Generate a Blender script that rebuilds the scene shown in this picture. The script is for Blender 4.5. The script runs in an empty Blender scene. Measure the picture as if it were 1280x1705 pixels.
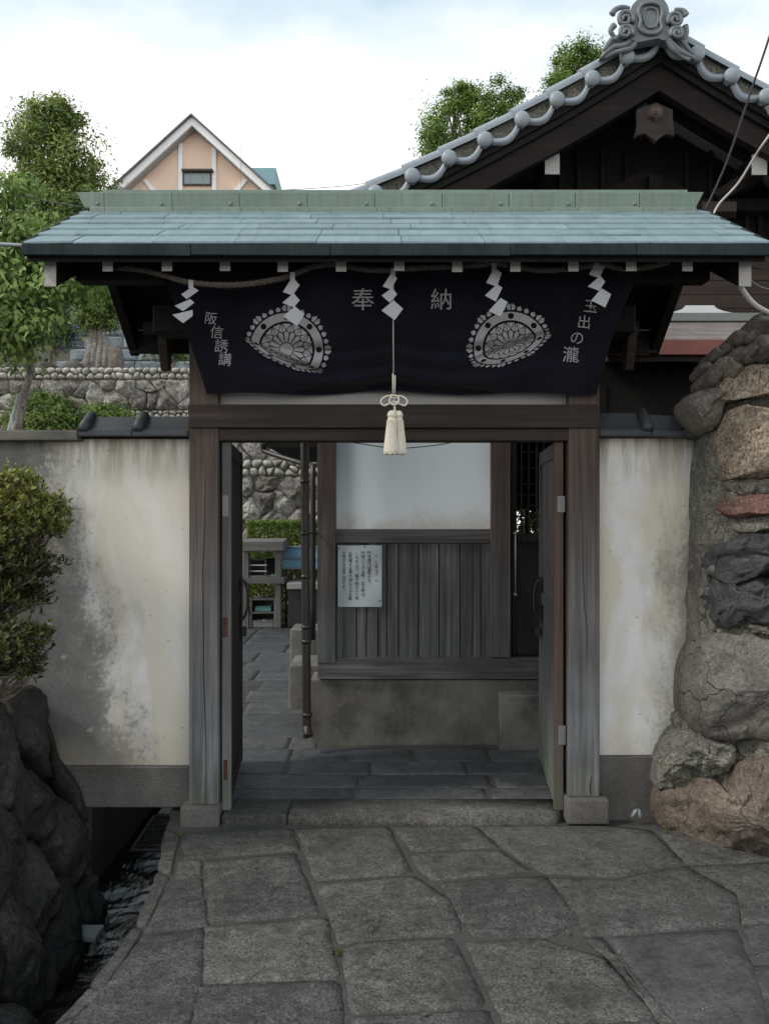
import bpy, bmesh, math, random
import numpy as np
from mathutils import Vector, noise
R = math.radians
sc = bpy.context.scene
C = sc.collection

# ------------------------------------------------------------------ camera, sky, sun, exposure
F, H, CX, CY = 1400.0, 1.616, 640.0, 852.5
cam_d = bpy.data.cameras.new('camera'); cam = bpy.data.objects.new('camera', cam_d); C.objects.link(cam)
cam.location = (0, 0, H); cam.rotation_euler = (R(90), 0, 0)
cam_d.sensor_fit = 'VERTICAL'; cam_d.sensor_height = 36; cam_d.lens = F / 1705 * 36
cam_d.clip_start = .05; cam_d.clip_end = 600
sc.camera = cam
SUN_EL, SUN_AZ = 43, 252     # degrees; azimuth the light comes from, clockwise from +Y
w = bpy.data.worlds.new('World'); sc.world = w; w.use_nodes = True
nt = w.node_tree; nt.nodes.clear()
sky = nt.nodes.new('ShaderNodeTexSky'); sky.sky_type = 'NISHITA'; sky.sun_disc = False
sky.sun_elevation = R(SUN_EL); sky.sun_rotation = R(SUN_AZ)
tc = nt.nodes.new('ShaderNodeTexCoord'); mp = nt.nodes.new('ShaderNodeMapping'); mp.inputs['Scale'].default_value = (1.0, 1.0, 2.6)
mp.inputs['Location'].default_value = (.35, .1, .2)
no = nt.nodes.new('ShaderNodeTexNoise'); no.inputs['Scale'].default_value = 1.5; no.inputs['Detail'].default_value = 9; no.inputs['Roughness'].default_value = .55
rp = nt.nodes.new('ShaderNodeValToRGB'); rp.color_ramp.elements[0].position = .34; rp.color_ramp.elements[1].position = .60
rp.color_ramp.elements[0].color = (.05, .05, .05, 1)
mx = nt.nodes.new('ShaderNodeMix'); mx.data_type = 'RGBA'
mx.inputs[7].default_value = (9.8, 9.7, 9.5, 1)
mx0 = nt.nodes.new('ShaderNodeMix'); mx0.data_type = 'RGBA'; mx0.inputs[0].default_value = .8; mx0.inputs[7].default_value = (4.6, 5.9, 6.7, 1)
bg = nt.nodes.new('ShaderNodeBackground'); bg.inputs['Strength'].default_value = .1
ow = nt.nodes.new('ShaderNodeOutputWorld')
L = nt.links.new
L(tc.outputs['Generated'], mp.inputs[0]); L(mp.outputs[0], no.inputs['Vector']); sp_ = nt.nodes.new('ShaderNodeSeparateXYZ'); L(tc.outputs['Generated'], sp_.inputs[0])
m1 = nt.nodes.new('ShaderNodeMath'); m1.operation = 'MULTIPLY_ADD'; L(sp_.outputs[2], m1.inputs[0]); m1.inputs[1].default_value = -1.15; L(no.outputs[0], m1.inputs[2])
m2 = nt.nodes.new('ShaderNodeMath'); m2.operation = 'ADD'; L(m1.outputs[0], m2.inputs[0]); m2.inputs[1].default_value = .50; L(m2.outputs[0], rp.inputs[0])
L(rp.outputs[0], mx.inputs[0]); L(sky.outputs[0], mx0.inputs[6]); L(mx0.outputs[2], mx.inputs[6]); L(mx.outputs[2], bg.inputs[0]); L(bg.outputs[0], ow.inputs[0])
sd = bpy.data.lights.new('sun', 'SUN'); sd.energy = 1.5; sd.angle = R(12); sd.color = (1, .94, .86)
sun = bpy.data.objects.new('sun', sd); C.objects.link(sun); sun.location = (-4, -6, 9)
az, el = R(SUN_AZ), R(SUN_EL)
sdir = Vector((math.sin(az) * math.cos(el), math.cos(az) * math.cos(el), math.sin(el)))
sun.rotation_euler = sdir.to_track_quat('Z', 'Y').to_euler()
sc.view_settings.view_transform = 'Standard'; sc.view_settings.look = 'None'
sc.view_settings.gamma = 1; sc.view_settings.exposure = 0.56; sc.view_settings.use_curve_mapping = False
try:
    sc.cycles.use_denoising = True; sc.cycles.max_bounces = 6; sc.cycles.transparent_max_bounces = 8
except Exception: pass

def lerp(a, b, t): return a + (b - a) * t
def at(px, py, Y): return Vector(((px - CX) * Y / F, Y, H + (CY - py) * Y / F))
def ground(px, py, z=0.0):
    Y = (H - z) * F / (py - CY); return Vector(((px - CX) * Y / F, Y, z))

# ------------------------------------------------------------------ materials
class NT:
    def __init__(s, name):
        s.m = bpy.data.materials.new(name); s.m.use_nodes = True
        s.t = s.m.node_tree; s.b = s.t.nodes['Principled BSDF']; s.out = s.t.nodes['Material Output']
    def n(s, t, **kw):
        x = s.t.nodes.new(t)
        for k, v in kw.items(): setattr(x, k, v)
        return x
    def l(s, a, b): s.t.links.new(a, b)
    def pos(s, scale=(1, 1, 1), rnd=0.0, perm=None):
        g = s.n('ShaderNodeNewGeometry'); o = g.outputs['Position']
        if rnd:
            oi = s.n('ShaderNodeObjectInfo'); v = s.n('ShaderNodeVectorMath', operation='SCALE'); v.inputs[0].default_value = (rnd, rnd * 1.7, rnd * .6)
            s.l(oi.outputs['Random'], v.inputs['Scale']); a = s.n('ShaderNodeVectorMath', operation='ADD'); s.l(o, a.inputs[0]); s.l(v.outputs[0], a.inputs[1]); o = a.outputs[0]
        m = s.n('ShaderNodeVectorMath', operation='MULTIPLY'); m.inputs[1].default_value = scale; s.l(o, m.inputs[0])
        return m.outputs[0]
    def noise(s, vec, scale=5, detail=6, rough=.6, dist=0):
        x = s.n('ShaderNodeTexNoise'); x.inputs['Scale'].default_value = scale; x.inputs['Detail'].default_value = detail
        x.inputs['Roughness'].default_value = rough; x.inputs['Distortion'].default_value = dist
        s.l(vec, x.inputs['Vector']); return x.outputs[0]
    def voro(s, vec, scale=5, feature='F1'):
        x = s.n('ShaderNodeTexVoronoi', feature=feature); x.inputs['Scale'].default_value = scale; s.l(vec, x.inputs['Vector']); return x.outputs['Distance']
    def ramp(s, fac, stops):
        x = s.n('ShaderNodeValToRGB'); e = x.color_ramp.elements
        while len(e) < len(stops): e.new(.5)
        for k, (p, c) in enumerate(stops):
            e[k].position = p; e[k].color = (*c, 1) if not isinstance(c, (int, float)) else (c, c, c, 1)
        s.l(fac, x.inputs[0]); return x.outputs[0]
    def mix(s, fac, a, b, mode='MIX'):
        x = s.n('ShaderNodeMix', data_type='RGBA', blend_type=mode)
        for v, i in ((fac, 0), (a, 6), (b, 7)):
            if isinstance(v, (int, float)): x.inputs[i].default_value = v
            elif isinstance(v, tuple): x.inputs[i].default_value = (*v, 1)
            else: s.l(v, x.inputs[i])
        return x.outputs[2]
    def math(s, op, a, b=0.0, clamp=False):
        x = s.n('ShaderNodeMath', operation=op, use_clamp=clamp)
        for v, i in ((a, 0), (b, 1)):
            if isinstance(v, (int, float)): x.inputs[i].default_value = v
            else: s.l(v, x.inputs[i])
        return x.outputs[0]
    def bump(s, h, strength=.3, dist=.01):
        x = s.n('ShaderNodeBump'); x.inputs['Strength'].default_value = strength; x.inputs['Distance'].default_value = dist
        s.l(h, x.inputs['Height']); s.l(x.outputs[0], s.b.inputs['Normal'])
    def done(s, col, rough=.8, spec=.3, metal=0):
        if isinstance(col, tuple): s.b.inputs['Base Color'].default_value = (*col, 1)
        else: s.l(col, s.b.inputs['Base Color'])
        if isinstance(rough, (int, float)): s.b.inputs['Roughness'].default_value = rough
        else: s.l(rough, s.b.inputs['Roughness'])
        s.b.inputs['Specular IOR Level'].default_value = spec; s.b.inputs['Metallic'].default_value = metal
        return s.m

def plain(name, col, rough=.7, spec=.3, metal=0, var=.12, scale=12, bump=.15):
    t = NT(name); p = t.pos(rnd=7)
    f = t.noise(p, scale, 7, .65)
    c = t.mix(f, tuple(x * (1 - 2 * var) for x in col), tuple(min(1, x * (1 + 2 * var)) for x in col))
    t.bump(t.noise(p, scale * 6, 6, .7), bump, .004)
    return t.done(c, rough, spec, metal)

def wood(name, dark, light, axis='z', fine=1.0, rough=.75, weather=None, bump=.5):
    """grain along axis; weather = (z_low, z_high, colour_low dark, colour_low light): silvered by rain lower down"""
    t = NT(name); sc_ = {'x': (1.2, 26, 26), 'y': (26, 1.2, 26), 'z': (26, 26, 1.2)}[axis]
    sc_ = tuple(a * fine for a in sc_)
    p = t.pos(sc_, rnd=9)
    g1 = t.noise(p, 1.0, 5, .6, .6)
    p2 = t.pos(tuple(a * 3.2 if a > 5 else a * 1.1 for a in sc_), rnd=5)
    g2 = t.noise(p2, 1.0, 3, .7)
    lo = t.noise(t.pos(rnd=4), 2.2, 4, .6)
    g = t.math('ADD', t.math('MULTIPLY', g1, .65), t.math('MULTIPLY', g2, .35))
    f = t.ramp(g, [(.33, 0.0), (.52, .45), (.68, 1.0)])
    c = t.mix(f, dark, light)
    if weather:
        z0, z1, wd, wl = weather
        sx = t.n('ShaderNodeSeparateXYZ'); gg = t.n('ShaderNodeNewGeometry'); t.l(gg.outputs['Position'], sx.inputs[0])
        zz = t.math('ADD', sx.outputs[2], t.math('MULTIPLY', t.math('SUBTRACT', g1, .5), 1.1))
        k = t.math('DIVIDE', t.math('SUBTRACT', z1, zz), z1 - z0, True)
        c = t.mix(k, c, t.mix(f, wd, wl))
        ft = t.math('DIVIDE', t.math('SUBTRACT', .42, zz), .35, True)
        c = t.mix(t.math('MULTIPLY', ft, .6), c, (.11, .11, .065))
    c = t.mix(t.math('MULTIPLY', t.ramp(lo, [(.4, 0.0), (.75, 1.0)]), .45), c, tuple(x * .55 for x in dark))
    t.bump(g, bump, .006)
    return t.done(c, rough, .25)

def stone(name, cols, scale=9, speck=.25, rough=.85, bump=.6, moss=None, rnd=True, fine=90, crack=0.0):
    """cols: three colours picked per stone; speckled; moss colour in patches"""
    t = NT(name); p = t.pos(rnd=11)
    oi = t.n('ShaderNodeObjectInfo')
    base = t.ramp(oi.outputs['Random'], [(0, cols[0]), (.5, cols[1]), (1, cols[2])])
    n1 = t.noise(p, scale, 8, .68, .3); n2 = t.noise(p, fine, 4, .75); n3 = t.noise(p, scale * .35, 5, .6)
    c = t.mix(1.0, base, t.ramp(n1, [(.25, .55), (.5, 1.0), (.75, 1.45)]), 'MULTIPLY')
    c = t.mix(1.0, c, t.ramp(n2, [(.3, 1 - speck * 2), (.5, 1.0), (.68, 1 + speck * 2.4)]), 'MULTIPLY')
    if moss:
        c = t.mix(t.math('MULTIPLY', t.ramp(n3, [(.5, 0.0), (.68, 1.0)]), .7), c, moss)
    n4 = t.noise(t.pos(), 1.3, 6, .65); c = t.mix(1.0, c, t.ramp(n4, [(.3, .72), (.5, 1.0), (.7, 1.25)]), 'MULTIPLY')
    n5 = t.noise(p, 34, 6, .75); c = t.mix(1.0, c, t.ramp(n5, [(.33, .60), (.45, .95), (.60, 1.28)]), 'MULTIPLY')
    h = t.math('ADD', t.math('ADD', n1, t.math('MULTIPLY', n2, .18)), t.math('MULTIPLY', n5, .35))
    if crack:
        wv = t.n('ShaderNodeVectorMath', operation='ADD'); sc2 = t.n('ShaderNodeVectorMath', operation='SCALE'); nn_ = t.n('ShaderNodeTexNoise'); nn_.inputs['Scale'].default_value = 5; t.l(p, nn_.inputs['Vector'])
        t.l(nn_.outputs[1], sc2.inputs[0]); sc2.inputs['Scale'].default_value = .35; t.l(p, wv.inputs[0]); t.l(sc2.outputs[0], wv.inputs[1])
        ce = t.ramp(t.voro(wv.outputs[0], 2.3, 'DISTANCE_TO_EDGE'), [(0.0, 1.0), (.010, 0.0)])
        ce = t.math('MULTIPLY', ce, t.ramp(n3, [(.42, 0.0), (.56, 1.0)]))
        c = t.mix(t.math('MULTIPLY', ce, crack), c, (.012, .011, .010)); h = t.math('SUBTRACT', h, t.math('MULTIPLY', ce, .8))
        li = t.ramp(t.noise(p, 6, 7, .8, .6), [(.60, 0.0), (.66, 1.0)]); c = t.mix(t.math('MULTIPLY', li, .35), c, (.26, .255, .22))
    t.bump(h, bump, .02)
    return t.done(c, rough, .25)

def leafmat(name, dark, light, trans=.25):
    t = NT(name); a = t.n('ShaderNodeAttribute', attribute_name='tint')
    c = t.ramp(a.outputs['Fac'], [(0, dark), (.55, tuple((x + y) / 2 for x, y in zip(dark, light))), (1, light)])
    t.done(c, .55, .35)
    tr = t.n('ShaderNodeBsdfTranslucent'); t.l(c, tr.inputs[0])
    ms = t.n('ShaderNodeMixShader'); ms.inputs[0].default_value = trans
    t.l(t.b.outputs[0], ms.inputs[1]); t.l(tr.outputs[0], ms.inputs[2]); t.l(ms.outputs[0], t.out.inputs[0])
    return t.m

def plaster(name, edge, side, warm, dirt, dirt2):
    """edge: (z_low, x_low, z_high, x_high) of a grime front; side: -1 grime to the left, +1 to the right"""
    t = NT(name); g = t.n('ShaderNodeNewGeometry'); sx = t.n('ShaderNodeSeparateXYZ'); t.l(g.outputs['Position'], sx.inputs[0])
    X, Z = sx.outputs[0], sx.outputs[2]
    p = t.pos()
    big = t.noise(p, 1.7, 5, .6); med = t.noise(p, 9, 8, .75); fin = t.noise(p, 60, 6, .8)
    vert = t.noise(t.pos((2.3, 1, .9)), 1.0, 6, .6, 1.2)
    base = t.mix(t.ramp(vert, [(.42, 0.0), (.56, 1.0)]), (.76, .755, .74), warm)
    base = t.mix(t.math('MULTIPLY', t.ramp(big, [(.45, 0.0), (.7, 1.0)]), .5), base, (.68, .65, .58))
    base = t.mix(t.math('MULTIPLY', t.ramp(med, [(.3, 1.0), (.42, 0.0)]), .18), base, (.45, .42, .36))
    z0, x0, z1, x1 = edge
    xb = t.math('ADD', t.math('MULTIPLY', t.math('SUBTRACT', Z, z0), (x1 - x0) / (z1 - z0)), x0)
    d = t.math('MULTIPLY', t.math('SUBTRACT', X, xb), side)
    d = t.math('ADD', d, t.math('MULTIPLY', t.math('SUBTRACT', big, .5), .75))
    gr_n = t.noise(t.pos((1.3, 1, .6)), 3.6, 8, .72, .5); spk = t.noise(p, 40, 5, .75)
    soft = t.math('ADD', t.math('ADD', t.math('MULTIPLY', d, 3.2), .45), t.math('MULTIPLY', t.math('SUBTRACT', gr_n, .5), 2.2), True)
    inner = t.mix(t.ramp(gr_n, [(.40, 0.0), (.60, 1.0)]), dirt, dirt2)
    inner = t.mix(1.0, inner, t.ramp(spk, [(.32, .62), (.5, 1.0), (.68, 1.4)]), 'MULTIPLY')
    c = t.mix(t.math('MULTIPLY', soft, .62), base, dirt2)
    hs_ = t.math('ADD', t.math('MULTIPLY', d, 1.0), t.math('ADD', t.math('MULTIPLY', t.math('SUBTRACT', gr_n, .5), .9), t.math('ADD', t.math('MULTIPLY', t.math('SUBTRACT', med, .5), .6), t.math('MULTIPLY', t.math('SUBTRACT', spk, .5), .9))))
    hard = t.ramp(hs_, [(.0, 0.0), (.12, .55), (.38, 1.0)])
    c = t.mix(t.math('MULTIPLY', hard, .78), c, inner)
    chips = t.math('MULTIPLY', t.ramp(t.noise(p, 15, 3, .5), [(.68, 0.0), (.70, 1.0)]), t.ramp(d, [(.05, 0.0), (.15, .6), (.5, .2)]))
    c = t.mix(chips, c, (.55, .54, .50))
    knocks = t.ramp(t.noise(t.pos((1, 1, 2.2)), 23, 2, .5), [(.735, 0.0), (.75, .55)])
    c = t.mix(knocks, c, (.22, .19, .16))
    # rain streak grime just below the coping and rising damp at the foot
    tp = t.math('MULTIPLY', t.math('SUBTRACT', Z, 1.74), 3.6, True)
    c = t.mix(t.math('MULTIPLY', t.math('MULTIPLY', tp, t.ramp(t.noise(t.pos((14, 1, 1.5)), 1, 5, .7), [(.42, 0.0), (.60, 1.0)])), .75), c, (.13, .125, .11))
    bt = t.math('MULTIPLY', t.math('SUBTRACT', .48, t.math('ADD', Z, t.math('MULTIPLY', t.math('SUBTRACT', med, .5), .25))), 5, True)
    c = t.mix(t.math('MULTIPLY', bt, .45), c, (.42, .36, .27))
    t.bump(t.math('ADD', med, t.math('MULTIPLY', fin, .35)), .25, .006)
    return t.done(c, .88, .15)

def copper(name, a, b, c_, streak='z'):
    t = NT(name); p = t.pos(rnd=3)
    oi = t.n('ShaderNodeObjectInfo')
    n = t.noise(t.pos((5, 1.2, 1.2), rnd=2), 1.6, 7, .65, .5)
    st = t.noise(t.pos((38, 2.0, 2.0), rnd=6), 1, 5, .7)
    c = t.mix(t.ramp(n, [(.35, 0.0), (.65, 1.0)]), a, b)
    c = t.mix(t.math('MULTIPLY', t.ramp(st, [(.5, 0.0), (.72, 1.0)]), .45), c, c_)
    c = t.mix(1.0, c, t.ramp(oi.outputs['Random'], [(0, .92), (1, 1.07)]), 'MULTIPLY')
    t.bump(t.noise(p, 14, 5, .6), .12, .01)
    return t.done(c, t.ramp(n, [(.3, .42), (.7, .62)]), .5)

M = {}
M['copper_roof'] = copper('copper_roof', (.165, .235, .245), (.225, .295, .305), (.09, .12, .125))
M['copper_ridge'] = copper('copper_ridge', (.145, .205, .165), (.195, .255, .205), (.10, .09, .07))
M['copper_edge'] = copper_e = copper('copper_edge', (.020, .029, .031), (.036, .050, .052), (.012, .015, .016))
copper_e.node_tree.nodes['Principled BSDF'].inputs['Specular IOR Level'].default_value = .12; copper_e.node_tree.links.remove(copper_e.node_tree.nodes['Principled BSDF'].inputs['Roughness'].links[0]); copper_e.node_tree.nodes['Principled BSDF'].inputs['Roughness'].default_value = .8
M['wood_black'] = wood('wood_black', (.006, .0055, .005), (.018, .016, .014), 'y')
M['wood_beam'] = wood('wood_beam', (.026, .019, .016), (.070, .053, .045), 'x')
M['wood_post'] = wood('wood_post', (.050, .037, .030), (.15, .115, .098), 'z', weather=(.3, 1.75, (.095, .100, .104), (.31, .33, .345)))
M['wood_hallpost'] = wood('wood_hallpost', (.055, .036, .030), (.16, .112, .095), 'z', weather=(.8, 2.1, (.055, .060, .063), (.15, .158, .164)))
M['wood_board'] = wood('wood_board', (.042, .044, .047), (.20, .205, .212), 'z', .9)
M['wood_rail'] = wood('wood_rail', (.040, .037, .038), (.20, .19, .19), 'x', .9)
M['wood_plank'] = wood('wood_plank', (.040, .028, .023), (.105, .078, .064), 'x', .7)
M['wood_barge'] = wood('wood_barge', (.009, .007, .006), (.028, .020, .017), 'x', .5, bump=.8)
M['wood_red'] = wood('wood_red', (.070, .044, .032), (.155, .095, .068), 'z', weather=(.3, .9, (.07, .06, .055), (.15, .13, .12)))
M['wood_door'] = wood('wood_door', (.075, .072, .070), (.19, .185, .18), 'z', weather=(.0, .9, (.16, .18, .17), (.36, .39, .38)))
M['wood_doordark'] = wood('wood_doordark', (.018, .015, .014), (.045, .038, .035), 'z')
M['wood_grey'] = wood('wood_grey', (.10, .095, .09), (.30, .29, .275), 'z')
M['wood_greyx'] = wood('wood_greyx', (.09, .085, .08), (.27, .26, .245), 'x')
M['end_paint'] = plain('end_paint', (.42, .405, .39), .75, .2, var=.2, scale=60)
M['paint_white'] = plain('paint_white', (.86, .86, .86), .6, .3, var=.02, scale=3, bump=.03)
M['plaster_left'] = plaster('plaster_left', (.29, -1.22, 2.0, -1.78), -1, (.68, .625, .53), (.070, .075, .060), (.105, .108, .112))
M['plaster_right'] = plaster('plaster_right', (.29, 1.38, 2.0, 1.58), 1, (.68, .62, .51), (.12, .12, .095), (.27, .26, .22))
def panelmat():
    t = NT('panel_blue'); p = t.pos(); g = t.n('ShaderNodeNewGeometry'); sx = t.n('ShaderNodeSeparateXYZ'); t.l(g.outputs['Position'], sx.inputs[0])
    n = t.noise(p, 3.5, 7, .7, .5); n2 = t.noise(t.pos((1, 1, .35)), 5, 6, .65)
    c = t.mix(n2, (.74, .81, .84), (.82, .90, .93))
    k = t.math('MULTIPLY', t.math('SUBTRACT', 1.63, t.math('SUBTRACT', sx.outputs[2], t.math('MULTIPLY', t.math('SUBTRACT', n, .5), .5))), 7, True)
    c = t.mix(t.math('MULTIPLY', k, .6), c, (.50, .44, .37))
    c = t.mix(t.ramp(t.noise(t.pos((1, 1, 2)), 26, 2, .5), [(.74, 0.0), (.76, .5)]), c, (.25, .23, .22))
    t.bump(n, .12, .006); return t.done(c, .7, .2)
M['panel_blue'] = panelmat()
M['panel_grey'] = plain('panel_grey', (.38, .38, .38), .8, .2, var=.08, scale=3, bump=.1)
def concrete(name, col, patch, rgh=.9, fine=150):
    t = NT(name); p = t.pos()
    n1 = t.noise(p, 2.6, 7, .65); n2 = t.noise(p, fine, 3, .8)
    c = t.mix(t.ramp(n1, [(.38, 0.0), (.62, 1.0)]), col, patch)
    c = t.mix(1.0, c, t.ramp(n2, [(.3, .6), (.5, 1.0), (.7, 1.5)]), 'MULTIPLY')
    t.bump(t.math('ADD', n2, t.noise(p, 20, 5, .6)), .45, .005)
    return t.done(c, rgh, .2)
M['plinth'] = concrete('plinth', (.095, .088, .080), (.15, .14, .13))
M['foundation'] = concrete('foundation', (.085, .081, .075), (.20, .19, .175))
M['concrete'] = concrete('concrete', (.14, .135, .125), (.22, .21, .195))
M['coping'] = concrete('coping', (.10, .095, .085), (.17, .16, .14))
M['tile_grey'] = plain('tile_grey', (.165, .18, .19), .5, .45, var=.18, scale=10, bump=.15)
M['tile_dark'] = plain('tile_dark', (.040, .045, .050), .55, .4, var=.25, scale=9, bump=.25)
M['tile_pale'] = plain('tile_pale', (.27, .305, .335), .42, .5, var=.12, scale=10, bump=.08)
M['paving'] = stone('paving', [(.072, .070, .066), (.090, .087, .081), (.112, .105, .094)], 11, .42, .68, 1.0, moss=(.056, .057, .050), fine=120)
M['paving_dark'] = stone('paving_dark', [(.060, .058, .058), (.070, .067, .066), (.066, .063, .061)], 6, .18, .62, .3, fine=110)
M['paving_court'] = stone('paving_court', [(.066, .068, .069), (.080, .083, .086), (.092, .093, .092)], 8, .25, .45, .5, fine=140)
M['mortar'] = concrete('mortar', (.055, .054, .048), (.082, .080, .072))
M['soil'] = concrete('soil', (.028, .024, .018), (.05, .045, .035))
M['granite_pink'] = stone('granite_pink', [(.27, .215, .16), (.26, .21, .16), (.25, .205, .155)], 10, .42, .85, .8, moss=(.12, .10, .075), fine=70, crack=.45)
M['boulder_dark'] = stone('boulder_dark', [(.045, .045, .050), (.052, .050, .052), (.042, .043, .047)], 6, .2, .6, .9, crack=.45)
M['boulder_grey'] = stone('boulder_grey', [(.105, .098, .088), (.125, .115, .100), (.115, .108, .098)], 5, .22, .85, .9, moss=(.16, .155, .125), crack=.45)
M['boulder_red'] = stone('boulder_red', [(.125, .070, .058), (.125, .070, .058), (.125, .070, .058)], 8, .35, .8, .6, crack=.45)
M['boulder_brown'] = stone('boulder_brown', [(.13, .105, .085), (.13, .105, .085), (.14, .11, .088)], 4.5, .25, .85, 1.0, moss=(.085, .075, .068), crack=.45)
M['lime'] = stone('lime', [(.17, .165, .14), (.15, .145, .12), (.15, .145, .12)], 14, .35, .95, 1.0, moss=(.085, .083, .066))
M['wall_shaded'] = stone('wall_shaded', [(.015, .0145, .014), (.027, .0255, .025), (.045, .042, .039)], 9, .36, .55, .9, moss=(.022, .024, .018))  # very dark stone colour that includes the shade lying on the channel wall
M['wall_far'] = stone('wall_far', [(.16, .145, .13), (.25, .23, .205), (.36, .34, .31)], 6, .3, .9, 1.0, moss=(.15, .14, .12), fine=22)
M['cobble'] = stone('cobble', [(.28, .255, .215), (.36, .33, .28), (.42, .40, .36)], 5, .12, .85, .4, fine=30)
M['cobble_dark'] = stone('cobble_dark', [(.10, .09, .08), (.15, .135, .115), (.21, .19, .16)], 8, .22, .8, .6)
M['block_grey'] = stone('block_grey', [(.17, .205, .225), (.205, .235, .255), (.24, .265, .28)], 3, .12, .9, .4, fine=30)
M['metal'] = plain('metal', (.20, .20, .195), .5, .4, .3, var=.2, scale=30)
M['iron'] = plain('iron', (.03, .03, .03), .5, .5, .3, var=.2, scale=30)
M['rust'] = plain('rust', (.09, .042, .034), .8, .2, var=.3, scale=40)
M['pipe_brown'] = plain('pipe_brown', (.030, .024, .022), .42, .5, var=.25, scale=8, bump=.05)
M['pipe_grey'] = plain('pipe_grey', (.22, .25, .25), .5, .4, var=.1, scale=8, bump=.05)
M['pvc'] = plain('pvc', (.50, .48, .45), .45, .4, var=.1, scale=8, bump=.05)
M['cable'] = plain('cable', (.02, .02, .022), .5, .4)
def cloth():
    t = NT('cloth'); p = t.pos()
    n = t.noise(t.pos((700, 700, 700)), 1, 2, .6); lo = t.noise(p, 2.3, 4, .6)
    c = t.mix(t.ramp(lo, [(.3, 0.0), (.7, 1.0)]), (.006, .006, .0105), (.012, .0125, .023))
    t.bump(t.math('ADD', n, t.math('MULTIPLY', t.noise(t.pos((9, 9, 24)), 1, 5, .6, .8), 2.5)), .35, .004)
    t.done(c, .9, .1); t.b.inputs['Sheen Weight'].default_value = .12; t.b.inputs['Sheen Roughness'].default_value = .5
    return t.m
M['cloth'] = cloth()
M['print'] = plain('print', (.40, .40, .42), .9, .1, var=.05, scale=30)  # white print greyed to include the shade under the gate roof
M['paper'] = plain('paper', (.44, .46, .48), .8, .15, var=.03, scale=10, bump=.03)
M['straw'] = plain('straw', (.15, .13, .115), .95, .1, var=.35, scale=90, bump=.7)
M['cord'] = plain('cord', (.68, .63, .53), .9, .1, var=.12, scale=60, bump=.3)
M['bark'] = stone('bark', [(.13, .105, .085), (.16, .135, .11), (.15, .125, .10)], 12, .3, .95, 1.0, fine=60)
M['bark_pale'] = stone('bark_pale', [(.20, .18, .16), (.25, .23, .21), (.22, .20, .18)], 12, .3, .95, 1.0, fine=40)
M['peach'] = plain('peach', (.80, .60, .47), .9, .1, var=.03, scale=1)
M['brown_frame'] = plain('brown_frame', (.10, .075, .065), .6, .3)
M['house_roof'] = plain('house_roof', (.16, .15, .15), .7, .3)
M['teal_roof'] = plain('teal_roof', (.16, .27, .29), .6, .3, var=.1, scale=2)
M['red_metal'] = plain('red_metal', (.20, .065, .052), .55, .4, var=.2, scale=7)
M['pent_metal'] = copper('pent_metal', (.20, .17, .16), (.28, .25, .24), (.12, .09, .08))
M['pent_ridge'] = plain('pent_ridge', (.22, .23, .21), .6, .4)
M['blue_panel'] = plain('blue_panel', (.20, .42, .60), .35, .5, var=.08, scale=3, bump=.02)
M['teal_plastic'] = plain('teal_plastic', (.13, .33, .29), .4, .5)
M['grey_plastic'] = plain('grey_plastic', (.22, .23, .23), .5, .4)
M['ink'] = plain('ink', (.035, .04, .06), .8, .1)
M['ink_red'] = plain('ink_red', (.30, .14, .15), .8, .1)
M['notice_paper'] = plain('notice_paper', (.42, .49, .52), .35, .5, var=.06, scale=9, bump=.05)
M['leaf_cherry'] = leafmat('leaf_cherry', (.07, .13, .03), (.38, .50, .14))
M['leaf_tall'] = leafmat('leaf_tall', (.06, .11, .022), (.38, .45, .12))
M['leaf_box'] = leafmat('leaf_box', (.045, .085, .016), (.27, .35, .07))
M['leaf_hedge'] = leafmat('leaf_hedge', (.05, .10, .018), (.28, .38, .06))
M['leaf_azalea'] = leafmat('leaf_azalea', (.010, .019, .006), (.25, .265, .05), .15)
M['leaf_cypress'] = leafmat('leaf_cypress', (.05, .11, .016), (.32, .44, .08))
M['leaf_pine'] = leafmat('leaf_pine', (.03, .05, .03), (.13, .18, .11))
M['leaf_plain'] = plain('leaf_plain', (.10, .13, .035), .7)
def watermat():
    t = NT('water'); p = t.pos((5, 1.6, 1)); n = t.noise(p, 9, 5, .65, 1.2)
    t.bump(n, .25, .01)
    m = t.done((.003, .0035, .0035), .05, 1.0); t.b.inputs['IOR'].default_value = 1.5
    return m
M['water'] = watermat()
def glassmat():
    t = NT('window_glass'); return t.done((.20, .26, .27), .1, .7)
M['glass'] = glassmat()

# ------------------------------------------------------------------ object helpers
WL = {}
def wloc(o): return WL.get(o.name, Vector((0, 0, 0))) if o else Vector((0, 0, 0))
def thing(name, label, cat, loc=(0, 0, 0), group=None):
    o = bpy.data.objects.new(name, None); C.objects.link(o); o.location = loc; o.empty_display_size = .1
    WL[o.name] = Vector(loc); o['label'] = label; o['category'] = cat
    if group: o['group'] = group
    return o
def structure(name, loc=(0, 0, 0)):
    o = bpy.data.objects.new(name, None); C.objects.link(o); o.location = loc; WL[o.name] = Vector(loc); o['kind'] = 'structure'; return o
def finish(name, me, m, parent=None, smooth=False, kind=None):
    n = len(me.vertices); co = np.empty(n * 3, 'f'); me.vertices.foreach_get('co', co); co = co.reshape(-1, 3)
    c = (co.min(0) + co.max(0)) / 2; c[2] = co[:, 2].min()
    co -= c; me.vertices.foreach_set('co', co.ravel()); me.update()
    if m: me.materials.append(M[m] if isinstance(m, str) else m)
    if smooth: me.polygons.foreach_set('use_smooth', np.ones(len(me.polygons), bool))
    o = bpy.data.objects.new(name, me); C.objects.link(o); WL[o.name] = Vector(c.tolist())
    if parent: o.parent = parent
    o.location = Vector(c.tolist()) - wloc(parent)
    if kind: o['kind'] = kind
    return o
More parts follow.
